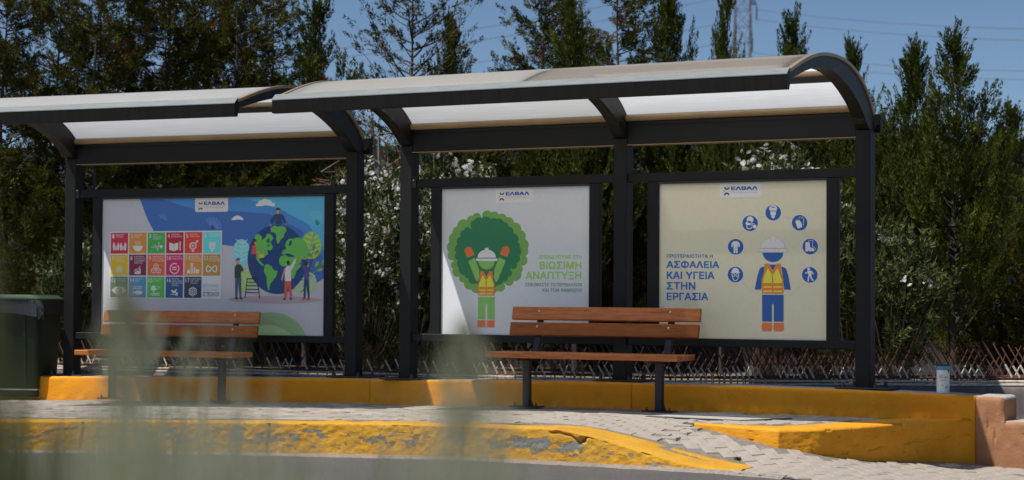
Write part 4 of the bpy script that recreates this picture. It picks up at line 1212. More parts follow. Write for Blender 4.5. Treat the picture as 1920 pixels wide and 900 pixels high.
def leaf_cut(cx, cy, rx, ry, c, cut, lay, ang=0.0, n=5):
    p.circ(cx, cy, rx, c, lay, 30, ry)
    ca, sa_ = math.cos(ang), math.sin(ang)
    p.line([(cx - sa_ * ry * 0.9, cy + ca * ry * 0.9), (cx + sa_ * ry * 0.9, cy - ca * ry * 0.9)], 1.3, cut, lay + 1)
    for i in range(n):
        t = -0.7 + 1.4 * i / (n - 1); bx, by = cx + sa_ * ry * t * -1, cy + ca * ry * t
        for s in (-1, 1):
            p.line([(bx, by), (cx + s * rx * 0.95 * math.sqrt(max(0.05, 1 - t * t)), by - 7)], 1.3, cut, lay + 1)
leaf_cut(449, 473, 16, 25, '#5aa0b8', '#9aa3ab', 4, 0.2)
leaf_cut(456, 525, 16, 22, '#7d9a4e', '#8e9894', 4, -0.3)
leaf_cut(579, 459, 19, 26, '#7d9c2c', '#35689c', 4, 0.25)
leaf_cut(576, 528, 13, 18, '#7f9a5c', '#7d8fa5', 4, 0.3); leaf_cut(556, 536, 10, 12, '#7f9a5c', '#8d929c', 4, -0.4)
for (a_, b_) in (((568, 525), (586, 458)), ((583, 512), (602, 490))):
    p.line([a_, b_], 1.1, '#5d7030', 5)
for lx, ly, an in ((578, 478, -0.5), (590, 472, 0.6), (575, 498, -0.7), (590, 494, 0.6), (584, 462, 0.1), (596, 505, 1.2), (574, 514, -1), (602, 490, 0.5)):
    c_, s_ = math.cos(an), math.sin(an)
    pts = [(0, -7), (3, -2), (2.6, 3), (0, 7), (-2.6, 3), (-3, -2)]
    p.poly([(lx + x * c_ - y * s_, ly + x * s_ + y * c_) for x, y in pts], '#6d8a2e' if ly > 480 else '#5c6f38', 5)
p.circ(511, 562, 87.5, '#85767b', 4, 40, 7)
p.circ(515.5, 486, 55.2, '#12305a', 6, 60, 65.5)
GR = '#4c8a3a'
def cp(pts): return [(410 + x / 3.214, 360 + y / 3.214) for x, y in pts]
land = [[(207, 258), (228, 250), (250, 268), (246, 290), (270, 272), (280, 250), (300, 250), (318, 275), (300, 300), (316, 330), (300, 352), (280, 345), (285, 372), (262, 392), (240, 398), (232, 412), (250, 428), (262, 442), (250, 444), (232, 428), (214, 402), (206, 372), (212, 330), (200, 300)],
        [(265, 440), (282, 433), (306, 446), (318, 468), (343, 476), (336, 505), (318, 530), (300, 552), (292, 578), (296, 592), (284, 588), (278, 548), (276, 510), (260, 480)],
        [(300, 215), (322, 198), (345, 205), (372, 200), (392, 212), (396, 232), (384, 246), (380, 268), (362, 284), (352, 304), (342, 312), (334, 280), (336, 256), (318, 238), (304, 240)],
        [(352, 402), (364, 384), (390, 378), (412, 390), (440, 388), (455, 410), (474, 436), (488, 430), (478, 452), (458, 472), (448, 500), (440, 520), (428, 522), (420, 490), (414, 452), (392, 446), (366, 446), (352, 426)],
        [(366, 370), (376, 350), (396, 340), (388, 322), (394, 296), (412, 278), (436, 280), (462, 270), (484, 274), (506, 292), (520, 320), (528, 352), (524, 380), (512, 408), (492, 400), (484, 424), (470, 430), (452, 404), (440, 380), (420, 372), (400, 366), (384, 376)]]
for L_ in land: p.poly(cp(L_), GR, 7)
for cxy in ([(276, 285), (292, 278), (296, 300), (280, 304)], [(418, 288), (430, 292), (424, 316), (408, 322)], [(286, 312), (296, 318), (280, 334)]): p.poly(cp(cxy), '#12305a', 8)
def fig(parts):
    for c_, pts in parts: p.poly(cp(pts), c_, 9)
SK = '#9a6a5e'
fig([('#1c3055', [(303, 190), (300, 165), (322, 135), (340, 128), (358, 128), (376, 136), (396, 186), (388, 188), (366, 158), (366, 190), (330, 190), (330, 158), (308, 192)]), (SK, [(336, 104), (356, 104), (354, 124), (346, 132), (338, 124)]), ('#241c22', [(332, 106), (334, 94), (348, 90), (358, 98), (356, 108), (346, 102), (336, 108)]), (SK, [(300, 190), (309, 192), (304, 206), (298, 202)]), (SK, [(388, 184), (398, 186), (398, 194), (390, 192)])])
fig([('#1b2e2b', [(84, 520), (84, 455), (96, 436), (118, 436), (136, 462), (136, 480), (122, 478), (122, 520)]), ('#2b3c52', [(86, 520), (124, 520), (122, 636), (114, 636), (106, 545), (98, 640), (88, 640)]), (SK, [(96, 410), (114, 410), (112, 432), (104, 440), (97, 430)]), ('#3a342e', [(92, 414), (96, 400), (114, 398), (118, 410), (104, 408), (96, 420)]), ('#221d22', [(84, 640), (102, 640), (106, 650), (84, 648)]), ('#221d22', [(112, 638), (126, 638), (136, 648), (114, 648)]), (SK, [(84, 520), (94, 520), (92, 536), (86, 534)])])
fig([('#a03a32', [(190, 322), (212, 320), (214, 372), (186, 378)]), ('#232c55', [(184, 374), (214, 372), (212, 440), (206, 516), (192, 516), (186, 440)]), (SK, [(204, 330), (214, 350), (242, 362), (242, 370), (208, 362)]), (SK, [(200, 290), (216, 290), (214, 312), (200, 314)]), ('#2a1e26', [(190, 322), (192, 290), (204, 280), (216, 286), (214, 296), (204, 300), (200, 318)]), ('#b58a35', [(230, 372), (262, 374), (258, 396), (234, 396)]), ('#241c22', [(188, 514), (210, 514), (214, 522), (190, 522)])])
p.line(cp([(146, 642), (160, 524)]), 1.4, '#2a2426', 9); p.line(cp([(234, 642), (222, 524)]), 1.4, '#2a2426', 9)
p.line(cp([(156, 524), (228, 524)]), 1.8, '#2a2426', 10)
for yy, a_, b_ in ((545, 158, 224), (566, 156, 226), (588, 153, 228), (608, 150, 230)): p.line(cp([(a_, yy), (b_, yy)]), 1.6, '#2a2426', 10)
fig([('#b4b1ad', [(386, 536), (386, 462), (398, 446), (422, 444), (448, 398), (456, 402), (436, 456), (424, 470), (424, 536)]), (SK, [(386, 452), (376, 480), (364, 526), (372, 536), (380, 500), (390, 476)]), (SK, [(446, 402), (450, 384), (458, 388), (456, 404)]), ('#a34030', [(386, 536), (424, 536), (426, 636), (416, 636), (406, 560), (394, 640), (382, 640)]), ('#241c22', [(396, 420), (404, 410), (416, 416), (416, 434), (404, 440)]), ('#241c22', [(378, 640), (390, 640), (390, 650), (376, 648)]), ('#241c22', [(414, 638), (426, 638), (430, 648), (416, 648)])])
fig([('#3b3470', [(502, 526), (500, 462), (484, 440), (484, 400), (494, 402), (498, 436), (514, 450), (530, 450), (540, 400), (550, 402), (544, 444), (530, 474), (530, 526)]), (SK, [(486, 402), (486, 386), (496, 388), (494, 404)]), (SK, [(540, 402), (540, 384), (550, 388), (550, 404)]), ('#1e2a48', [(502, 526), (530, 526), (534, 638), (526, 638), (514, 560), (508, 640), (498, 640)]), ('#241c22', [(504, 424), (512, 414), (524, 422), (524, 438), (512, 442)]), ('#a83a30', [(486, 642), (508, 640), (508, 650), (486, 650)]), ('#a83a30', [(514, 640), (534, 640), (538, 650), (514, 650)])])
p.circ(505, 650, 68, '#6c8560', 2, 50, 64)
p.circ(497, 668, 60, '#7d9670', 3, 50, 58)
logo(p, 362, 371.5, 424, 397.5, -0.018, '#a19e9c', 6)
# goal tiles
p.poly([(200.5, 435.5), (412.5, 432.0), (410.5, 562.0), (198.5, 562.5)], '#9b9da2', 4)
tiles = ['971c33', 'a06a25', '37803a', '8a1422', 'a8301f', '4aa3bd', 'b08a14', '5e1530', 'b44c20', '9b1450', 'b86a28', '8c6a26', '38583a', '356a86', '3c8a3c', '1c4068', '1c2c40']
names = ['ΜΗΔΕΝΙΚΗ|ΦΤΩΧΕΙΑ', 'ΜΗΔΕΝΙΚΗ|ΠΕΙΝΑ', 'ΚΑΛΗ|ΥΓΕΙΑ ΚΑΙ|ΕΥΗΜΕΡΙΑ', 'ΠΟΙΟΤΙΚΗ|ΕΚΠΑΙΔΕΥΣΗ', 'ΙΣΟΤΗΤΑ|ΤΩΝ ΦΥΛΩΝ', 'ΚΑΘΑΡΟ ΝΕΡΟ|- ΑΠΟΧΕΤΕΥΣΗ', 'ΦΤΗΝΗ ΚΑΙ|ΚΑΘΑΡΗ|ΕΝΕΡΓΕΙΑ', 'ΑΞΙΟΠΡΕΠΗΣ|ΕΡΓΑΣΙΑ ΚΑΙ|ΟΙΚΟΝΟΜΙΚΗ|ΑΝΑΠΤΥΞΗ', 'ΒΙΟΜΗΧΑΝΙΑ,|ΚΑΙΝΟΤΟΜΙΑ|ΚΑΙ ΥΠΟΔΟΜΕΣ', 'ΛΙΓΟΤΕΡΕΣ|ΑΝΙΣΟΤΗΤΕΣ', 'ΒΙΩΣΙΜΕΣ|ΠΟΛΕΙΣ ΚΑΙ|ΚΟΙΝΟΤΗΤΕΣ', 'ΥΠΕΥΘΥΝΗ|ΚΑΤΑΝΑΛΩΣΗ|ΚΑΙ ΠΑΡΑΓΩΓΗ', 'ΔΡΑΣΗ ΓΙΑ|ΤΟ ΚΛΙΜΑ', 'ΖΩΗ ΣΤΟ|ΝΕΡΟ', 'ΖΩΗ ΣΤΗ|ΣΤΕΡΙΑ', 'ΕΙΡΗΝΗ,|ΔΙΚΑΙΟΣΥΝΗ|ΚΑΙ ΙΣΧΥΡΟΙ|ΘΕΣΜΟΙ', 'ΣΥΝΕΡΓΑΣΙΑ|ΓΙΑ ΤΟΥΣ|ΣΤΟΧΟΥΣ']
def quad(c_, r_):
    """unit tile (0..100, 0..120) inside the 6 x 3 grid"""
    def f(V):
        V = np.atleast_2d(V); s = (c_ + 0.035 + V[:, 0] / 100 * 0.93) / 6.0; t = (r_ + 0.035 + V[:, 1] / 120 * 0.945) / 3.0
        s = 0.006 + s * 0.988; t = 0.008 + t * 0.984
        x = (1 - t) * (200.5 + 212 * s) + t * (198.5 + 212 * s); y = (435.5 - 3.5 * s) * (1 - t) + (562.5 - 0.5 * s) * t
        return np.stack([x, y], -1)
    return f
WT = '#a9a9a6'
for i in range(18):
    c_, r_ = i % 6, i // 6
    p.sub = quad(c_, r_)
    if i == 17:
        p.text('ΒΙΩΣΙΜΟΙ', 2, 42, 94, 60, '#5d7f96', 6, 0.0, res=1); p.text('ΑΝΑΠΤΥΞΙΑΚΟΙ', 2, 68, 94, 80, '#6a8797', 6, 0.0, res=1); p.text('ΣΤΟΧΟΙ', 2, 86, 94, 110, '#4e565c', 6, 0.02, res=2)
        p.arc(41, 98, 8.5, 4, '#a35a38', 20, 300, 7, 14, 10.5)
        continue
    tc_ = '#' + tiles[i]
    p.rect_(0, 0, 100, 120, tc_, 5)
    num = str(i + 1); p.text(num, 8, 8, 8 + (12 if len(num) == 1 else 22), 32, WT, 6, 0.01)
    x0 = 30 if len(num) == 1 else 36
    for j, ln in enumerate(names[i].split('|')):
        p.text(ln, x0, 8 + j * 12, min(98, x0 + 6.0 * len(ln)), 16.5 + j * 12, WT, 6, 0.012, res=1)
    if i == 0:
        for k_, (fx, s) in enumerate(((18, 1), (31, .6), (43, .95), (59, .95), (71, .6), (84, 1))):
            b_ = 102; p.circ(fx, b_ - 42 * s, 4.5 * s, WT, 6, 10); p.poly([(fx - 7 * s, b_ - 36 * s), (fx + 7 * s, b_ - 36 * s), (fx + 6 * s, b_ - 16 * s), (fx + 4 * s, b_), (fx - 4 * s, b_), (fx - 6 * s, b_ - 16 * s)], WT, 6)
    elif i == 1:
        p.circ(50, 76, 28, WT, 6, 20, 32, a0=0, a1=180)
        for fx in (38, 50, 62): p.line([(fx, 72), (fx + 3, 64), (fx - 3, 56), (fx + 1, 47)], 3.5, WT, 6)
    elif i == 2:
        p.line([(20, 84), (36, 84), (41, 68), (47, 92), (53, 76), (57, 106), (66, 54), (72, 76)], 3.6, WT, 6); p.blob([(74, 80, 6), (82, 80, 6), (78, 87, 4)], WT, 6, n=24)
    elif i == 3:
        p.poly([(18, 58), (44, 66), (44, 108), (18, 98)], WT, 6); p.poly([(46, 66), (70, 58), (70, 98), (46, 108)], WT, 6); p.rect_(78, 52, 84, 104, WT, 6)
    elif i == 4:
        p.arc(48, 78, 18, 6, WT, 0, 359, 6, 24); p.rect_(39, 72, 57, 76, WT, 6); p.rect_(39, 80, 57, 84, WT, 6); p.line([(60, 66), (74, 50)], 6, WT, 6); p.poly([(64, 46), (78, 46), (78, 60)], WT, 6); p.line([(48, 96), (48, 114)], 6, WT, 6); p.rect_(39, 102, 57, 107, WT, 6)
    elif i == 5:
        p.poly([(30, 56), (74, 56), (67, 96), (58, 98), (55, 112), (49, 112), (46, 98), (37, 96)], WT, 6); p.blob([(52, 84, 6), (52, 76, 3)], tc_, 7, n=20); p.rect_(34, 60, 70, 63, tc_, 7)
    elif i == 6:
        p.arc(50, 86, 12, 5, WT, 0, 359, 6, 20); p.circ(50, 86, 5, WT, 6, 12)
        for a_ in range(0, 360, 30): p.line([(50 + 17 * math.cos(math.radians(a_)), 86 + 17 * math.sin(math.radians(a_))), (50 + 23 * math.cos(math.radians(a_)), 86 + 23 * math.sin(math.radians(a_)))], 3.4, WT, 6)
    elif i == 7:
        for k_, hh in enumerate((14, 22, 18, 32)): p.rect_(34 + k_ * 9, 112 - hh, 41 + k_ * 9, 112, WT, 6)
        p.line([(30, 96), (42, 82), (52, 86), (66, 66)], 3.4, WT, 6)
    elif i == 8:
        for fx, fy in ((50, 66), (36, 92), (64, 92)): p.line([(fx, fy - 14), (fx + 13, fy - 7), (fx + 13, fy + 8), (fx, fy + 15), (fx - 13, fy + 8), (fx - 13, fy - 7)], 3.6, WT, 6, closed=True); p.line([(fx - 13, fy - 7), (fx, fy), (fx + 13, fy - 7)], 3, WT, 6); p.line([(fx, fy), (fx, fy + 15)], 3, WT, 6)
    elif i == 9:
        p.arc(50, 80, 25, 5.5, WT, -40, 300, 6, 26, 29); p.rect_(38, 70, 62, 76, WT, 6); p.rect_(38, 82, 62, 88, WT, 6)
    elif i == 10:
        p.rect_(36, 50, 50, 108, WT, 6); p.poly([(54, 78), (64, 68), (64, 108), (54, 108)], WT, 6); p.rect_(67, 84, 86, 108, WT, 6); p.poly([(16, 94), (24, 80), (32, 94), (32, 108), (16, 108)], WT, 6)
        for yy in (58, 66, 74, 82, 90): p.rect_(38, yy, 48, yy + 2.5, tc_, 7)
    elif i == 11:
        p.line([(50 + 30 * math.sin(t), 82 + 17 * math.sin(2 * t)) for t in [2 * math.pi * q_ / 40 for q_ in range(41)]], 6.5, WT, 6)
    elif i == 12:
        p.poly([(8, 80), (24, 64), (50, 56), (76, 64), (92, 80), (76, 96), (50, 104), (24, 96)], WT, 6); p.circ(50, 80, 18, tc_, 7, 20); p.circ(50, 80, 13, '#7f9080', 8, 18)
    elif i == 13:
        for yy in (58, 68): p.line([(24 + q_ * 4, yy + 2.5 * math.sin(q_ * 1.57)) for q_ in range(14)], 3.4, WT, 6)
        p.circ(56, 92, 24, WT, 6, 20, 12); p.poly([(36, 92), (20, 80), (24, 92), (20, 104)], WT, 6); p.circ(70, 89, 2.4, tc_, 7, 8)
    elif i == 14:
        p.blob([(36, 62, 12), (30, 70, 9), (44, 70, 9)], WT, 6, n=40); p.rect_(34, 76, 39, 90, WT, 6); p.rect_(22, 94, 74, 98, WT, 6); p.rect_(22, 103, 74, 107, WT, 6)
        for fx, fy in ((60, 58), (70, 64), (60, 72)): p.line([(fx - 5, fy - 3), (fx, fy), (fx + 6, fy - 3)], 3, WT, 6)
    elif i == 15:
        p.poly([(32, 72), (48, 82), (66, 68), (60, 90), (44, 94), (36, 88)], WT, 6); p.rect_(30, 99, 58, 103, WT, 6); p.poly([(60, 88), (72, 92), (68, 110), (56, 106)], WT, 6)
    elif i == 16:
        for a_ in range(0, 360, 60): p.arc(50 + 12 * math.cos(math.radians(a_ + 30)), 84 + 13 * math.sin(math.radians(a_ + 30)), 11, 3.4, WT, 0, 359, 6, 16, 12)
p.sub = None
p.build('print', po); po['label'] = 'wide blue and white poster with numbered goal tiles and people round a globe'

# ---- lettering wrapped on the tin
def wrap_text(s, a_mid, z0, z1, width, mat, bold, name='lettering'):
    V, F = text_tris(s, bold, 2)
    lo, hi = V.min(0), V.max(0)
    x = (V[:, 0] - lo[0]) / (hi[0] - lo[0]) * width - width / 2; z = z0 + (V[:, 1] - lo[1]) / (hi[1] - lo[1]) * (z1 - z0)
    R_ = 0.0500; an = a_mid + x / R_
    me = bpy.data.meshes.new(name); me.from_pydata([(R_ * math.sin(a), -R_ * math.cos(a), zz) for a, zz in zip(an, z)], [], F); me.materials.append(mat)
    return link(name, me, can)
wrap_text('INSECT', -0.38, 0.134, 0.141, 0.042, ck, 0.02)
wrap_text('REPELLENT', -0.06, 0.116, 0.128, 0.078, ck, 0.03)
wrap_text('-------------', -0.1, 0.104, 0.109, 0.060, cy_, 0.02, 'yellow_line')
wrap_text('-------------------', -0.15, 0.094, 0.0965, 0.060, ck, 0.0, 'small_line')
def wrap_shape(pts, mat, name):
    R_ = 0.0502; P_ = resample(pts, 4) if len(pts) > 2 else pts
    T_ = tessellate_polygon([[Vector((q[0], q[1], 0)) for q in P_]])
    me = bpy.data.meshes.new(name); me.from_pydata([(R_ * math.sin(q[0] / 0.05), -R_ * math.cos(q[0] / 0.05), q[1]) for q in P_], [], [tuple(t) for t in T_]); me.materials.append(mat)
    return link(name, me, can)
wrap_shape([(0.026, 0.183), (0.045, 0.180), (0.048, 0.168), (0.040, 0.152), (0.030, 0.165)], ck, 'shield_mark')
wrap_shape([(0.008, 0.045), (0.014, 0.053), (0.024, 0.054), (0.036, 0.046), (0.046, 0.038), (0.036, 0.041), (0.024, 0.049), (0.016, 0.048), (0.013, 0.043), (0.022, 0.036), (0.044, 0.036), (0.044, 0.032), (0.018, 0.032), (0.010, 0.037)], ck, 'insect_mark')
wrap_shape([(-0.020, 0.060), (-0.012, 0.068), (-0.004, 0.060), (-0.012, 0.052)], simple('tin_lime', (0.45, 0.5, 0.2), 0.4), 'dot_mark')
wrap_shape([(0.014, 0.026), (0.044, 0.026), (0.044, 0.0235), (0.014, 0.0235)], ck, 'small_line')
wrap_shape([(-0.038, 0.016), (-0.018, 0.016), (-0.018, 0.014), (-0.038, 0.014)], ck, 'small_line')
# ------------------------------------------------------------------ unfinished footing with rebar behind the wall
def ftop(x): return 0.160 + 0.027 * np.maximum(0, x)
FY = 0.95
def fy_(x): return FY + (0.0875 * (x + 2.0) if x < -2.0 else 0.0)
foot = empty('footing', (0, FY, 0), label='low grey concrete footing behind the yellow wall', cat='wall')
xs = np.linspace(-10, 14, 500)
R = []
yy0 = np.array([fy_(x) for x in xs]) - FY
for t in np.linspace(0, 1, 8):
    z = -0.12 + (ftop(xs) - 0.02 + 0.12) * t; R.append(np.stack([xs, yy0 + (fnoise(xs * 5, z * 5, 61) - 0.47) * 0.02, z], -1))
for dy, dz in ((0.01, -0.008), (0.03, 0.0), (0.12, 0.004), (0.26, 0.0), (0.28, -0.25)):
    R.append(np.stack([xs, yy0 + dy, ftop(xs) + dz + (fnoise(xs * 12, xs * 0 + dy, 62) - 0.47) * 0.02], -1))
link('footing_block', grid_mesh('footing_block', np.stack(R, 1), M['concrete']), foot)

cage = empty('rebar_cage', (0, FY, 0), label='row of rusty bent reinforcement bars crossing above the concrete footing', cat='rebar')
def rod_mesh(name, seed, lean, hgt, rusty):
    r = random.Random(seed); j = lambda: r.uniform(-0.003, 0.003)
    mb = MB()
    rad = 0.0068
    zb, zt_ = 0.075, hgt
    m_ = 0.36 if not rusty else 0.22
    tx, tz = -lean * (zt_ - zb), zt_
    A_ = [(0, 0, -0.01), (j(), 0, zb - 0.01), (-0.004 * np.sign(lean), 0, zb + 0.004)]
    mid = (tx * m_ + j(), j(), zb + (zt_ - zb) * m_)
    mb.cur = 0; mb.tube([A_[0], A_[1]], rad * 0.9, 5)
    mb.cur = 1 if not rusty else 0; mb.tube([A_[1], A_[2], mid], [rad * 1.25] * 3 if not rusty else [rad] * 3, 5)
    mb.cur = 0; mb.tube([mid, (tx * 0.7 + j(), j(), zb + (zt_ - zb) * 0.7), (tx, j() * 2, tz)], [rad, rad * 0.85, rad * 0.8], 5)
    me = mb.mesh(name, [M['rust'], M['cement']], smooth=True)
    return me
back = [rod_mesh('leaning_bar', 10 + s, 0.60, 0.315 + 0.02 * s, s == 3) for s in range(4)]
fwd = [rod_mesh('crossing_bar', 20 + s, -0.66, 0.25 + 0.03 * s, s != 1) for s in range(3)]
rr = random.Random(3)
x = -7.2; pos = []
while x < 4.6:
    pos.append(x); x += (0.100 if x < -0.6 else 0.0585) * rr.uniform(0.94, 1.06)
for i, x in enumerate(pos):
    zf = float(ftop(x)) + 0.0
    o = link('leaning_bar', back[rr.choice((0, 1, 1, 2, 3))], cage); o.location = (x, fy_(x) - FY + 0.05 + rr.uniform(-0.01, 0.01), zf); o.rotation_euler = (rr.gauss(0, 0.02), rr.gauss(0, 0.015), rr.gauss(0, 0.06)); o.scale = (1, 1, rr.uniform(0.96, 1.04))
    if i % 20 != 7:
        o = link('crossing_bar', fwd[rr.randrange(3)], cage); o.location = (x + rr.uniform(-0.02, 0.02), fy_(x) - FY + 0.20, zf - 0.005); o.rotation_euler = (rr.gauss(0, 0.02), rr.gauss(0, 0.03), rr.gauss(0, 0.08)); o.scale = (0.8, 0.8, rr.uniform(0.85, 1.15))
for (dy, dz, rad, mt, seed) in ((0.03, 0.012, 0.011, 'cement', 1), (0.042, 0.040, 0.010, 'cement', 2), (0.19, 0.078, 0.007, 'rust', 3), (0.06, 0.070, 0.008, 'rust', 4)):
    pts = []
    for x in np.linspace(-8, 6, 120): pts.append((x, fy_(x) - FY + dy, float(ftop(x)) + dz + 0.010 * (float(fnoise(np.array([x * 1.4]), np.array([0.0]), 70 + seed)[0]) - 0.47) * 2))
    mb = MB(); mb.tube(pts, rad, 6); mb.build('long_bar', M[mt], cage, smooth=True)

# ------------------------------------------------------------------ buildings far behind
hall = empty('industrial_hall', (-22, 38, 0), math.radians(18), label='blue-grey industrial hall half hidden behind the conifers', cat='building')
mb = MB()
for i in range(22):
    x0 = -22 + i * 2.0; mb.box(x0, x0 + 1.985, 0, 0.12, 0.6, 5.4)
mb.box(-22, 22, 0.12, 20, 0.0, 5.4)
mb.build('wall', M['hall'], hall)
mb = MB(); mb.box(-22.1, 22.1, -0.06, 20.1, 5.4, 5.75); mb.build('roof', M['navy'], hall)
mb = MB(); mb.box(-22, 22, -0.03, 0.1, 0.0, 0.6); mb.build('plinth', M['concrete'], hall)
shed = empty('factory_building', (12.8, 50, 0), math.radians(8), label='navy-topped factory building showing between trees at the far right', cat='building')
mb = MB(); mb.box(-16, 9, 0.1, 20, 0, 3.4); mb.build('wall', M['hall'], shed)
mb = MB()
for i in range(12): mb.box(-16 + i * 2.1, -16 + i * 2.1 + 2.08, 0, 0.1, 3.4, 5.2)
mb.build('fascia', M['navy'], shed)
mb = MB(); mb.box(-16.1, 9.1, -0.05, 20, 5.2, 5.34); mb.build('roof', M['navy'], shed)
mb = MB(); mb.lathe([(0.05, 5.34), (0.9, 5.36), (1.0, 5.44), (0.6, 5.62), (0.1, 5.7)], -11.2, 3, 20); mb.build('roof_vent', M['galv'], shed, smooth=True)
mb = MB(); mb.box(-10.2, -8.4, -0.12, 0.0, 2.6, 3.3); mb.build('window', simple('pale_window', (0.28, 0.30, 0.34), 0.2, 0.05), shed)

# dark bar fence with a low plinth behind the shrubs
fn = empty('bar_fence', (0, 9.5, 0), math.radians(6), label='dark blue vertical bar fence in the shade of the trees', cat='fence')
mb = MB(); mb.box(-14, 12, -0.12, 0.12, -0.05, 0.42); mb.build('fence_plinth', simple('dark_plinth', (0.05, 0.045, 0.045), 0.9, 0.3, 4.0), fn)
for i in range(14):
    mb = MB(); px_ = -13.8 + i * 1.98; mb.box(px_ - 0.03, px_ + 0.03, -0.03, 0.03, 0.42, 1.35); mb.build('fence_post', M['fence'], fn)
mb = MB(); mb.box(-13.9, 11.9, -0.015, 0.015, 0.52, 0.56); mb.box(-13.9, 11.9, -0.015, 0.015, 1.22, 1.26); mb.build('fence_rail', M['fence'], fn)
mb = MB()
for i in range(390):
    px_ = -13.85 + i * 0.066; mb.box(px_ - 0.010, px_ + 0.010, -0.035, -0.016, 0.46, 1.34)
mb.build('fence_bars', M['fence'], fn, kind='stuff')

# ------------------------------------------------------------------ pylon and wires
def at(px, py, w):
    d = fw + rt2 * ((px - 960) / 3600.0) - up2 * ((py - 450) / 3600.0)
    return CAM + d * w
W0 = 240.0
base = at(1391, 560, W0); base.z = -0.1
pyl = empty('pylon', tuple(base), YAW, label='grey lattice power pylon rising behind the conifers', cat='pylon')
H_ = 46.0
def hw(z): return 0.95 + max(0.0, (30 - z)) * 0.075
mb = MB()
for sx in (-1, 1):
    for sy in (-1, 1):
        mb.tube([(sx * hw(0), sy * hw(0), 0), (sx * hw(30), sy * hw(30), 30), (sx * hw(30), sy * hw(30), 42), (0, 0, H_)], 0.065, 4)
mb.build('tower_leg', M['galv'], pyl)
mb = MB(); z = 0.5; k = 0
while z < 41.5:
    z2 = min(42, z + 2.0 * hw(z) * 0.9 + 0.35)
    for ax in (0, 1):
        for s in (-1, 1):
            a_, b_ = hw(z), hw(z2)
            q1, q2 = ((-a_, s * a_, z), (b_, s * b_, z2)) if ax == 0 else ((s * a_, -a_, z), (s * b_, b_, z2))
            q3, q4 = ((a_, s * a_, z), (-b_, s * b_, z2)) if ax == 0 else ((s * a_, a_, z), (s * b_, -b_, z2))
            mb.tube([q1, q2], 0.032, 4); mb.tube([q3, q4], 0.032, 4)
            q5 = ((-b_, s * b_, z2), (b_, s * b_, z2)) if ax == 0 else ((s * b_, -b_, z2), (s * b_, b_, z2))
            mb.tube(list(q5), 0.04, 4)
    z = z2
mb.build('bracing', M['galv'], pyl)
def zpx(py): return at(1391, py, W0).z + 0.1
arms = []
for (zy, right) in ((66, 1409), (6, 1417)):
    za = zpx(zy); Lr = (right - 1391) / 3600 * W0
    for s in (-1, 1):
        mb = MB()
        for yy in (-0.5, 0.5):
            mb.tube([(s * 0.9, yy, za + 0.15), (s * Lr, 0, za)], 0.05, 4); mb.tube([(s * 0.9, yy, za + 1.9), (s * Lr, 0, za)], 0.05, 4)
            for t in (0.35, 0.65): mb.tube([(s * (0.9 + (Lr - 0.9) * t), yy * (1 - t), za + 0.15 * (1 - t)), (s * (0.9 + (Lr - 0.9) * t), yy * (1 - t), za + 1.9 * (1 - t))], 0.035, 4)
        mb.build('cross_arm', M['galv'], pyl)
        mb = MB(); pts = []; 
        prof = []
        for q_ in range(14): prof += [(0.05, za - 0.2 - q_ * 0.13), (0.14, za - 0.26 - q_ * 0.13)]
        mb.lathe(prof[::-1], s * Lr, 0, 8); mb.build('insulator', M['insul'], pyl)
        arms.append((s * Lr, za - 2.1))
mb = MB(); 
def wire(p0, p1, sag, label):
    mb = MB(); pts = []
    for i in range(41):
        t = i / 40; q = p0.lerp(p1, t); q.z -= sag * 4 * t * (1 - t); pts.append(q)
    mb.tube(pts, 0.028, 4)
    mb.build('power_line', M['wire'], label=label, cat='power line', group='overhead power lines')
wires = [((1416, 36), (2300, 76), 170, 'thin power line running right from the pylon, second from the top'),
         ((1418, 18), (2300, 52), 170, 'highest thin power line on the right side of the pylon'),
         ((1409, 98), (2300, 130), 170, 'power line right of the pylon, upper of the two just above the conifers'),
         ((1410, 112), (2300, 148), 170, 'lowest power line right of the pylon, just above the conifers'),
         ((1370, -40), (400, 118), 200, 'highest thin power line sloping down to the left of the pylon'),
         ((1370, -8), (400, 130), 200, 'second power line sloping down to the left of the pylon'),
         ((1372, 40), (400, 163), 200, 'third power line on the left, crossing the gap between the conifers'),
         ((1374, 78), (400, 178), 200, 'lowest power line on the left, just above the shelter roof')]
for (a, b, w2, lb) in wires: wire(at(a[0], a[1], W0 - 1), at(b[0], b[1], w2), 1.0, lb)

# ------------------------------------------------------------------ trees and shrubs
def tufts(C, D, L, nleaf, leaf_l, leaf_w, rng, spread=0.55, rad=0.16):
    """C, D: tuft base points and axes (n,3); L lengths (n). returns loose triangles"""
    n = len(C); N = n * nleaf
    Ci = np.repeat(C, nleaf, 0); Di = np.repeat(D, nleaf, 0); Li = np.repeat(L, nleaf)
    t = rng.random(N) ** 0.8
    rnd = rng.normal(size=(N, 3)); rnd -= Di * (rnd * Di).sum(1)[:, None]; rnd /= np.linalg.norm(rnd, axis=1)[:, None] + 1e-9
    rr_ = rad * Li * (1 - t * 0.85) * rng.random(N) ** 0.5 * 1.6
    base = Ci + Di * (t * Li)[:, None] + rnd * rr_[:, None]
    dr = Di + rnd * spread * (0.4 + rng.random((N, 1))); dr /= np.linalg.norm(dr, axis=1)[:, None]
    sd = np.cross(dr, rng.normal(size=(N, 3))); sd /= np.linalg.norm(sd, axis=1)[:, None] + 1e-9
    ll = leaf_l * (0.6 + 0.8 * rng.random(N)) * (1.1 - 0.4 * t); ww = leaf_w * (0.7 + 0.6 * rng.random(N))
    a = base - sd * (ww / 2)[:, None]; b = base + sd * (ww / 2)[:, None]; c = base + dr * ll[:, None]
    return np.stack([a, b, c], 1)

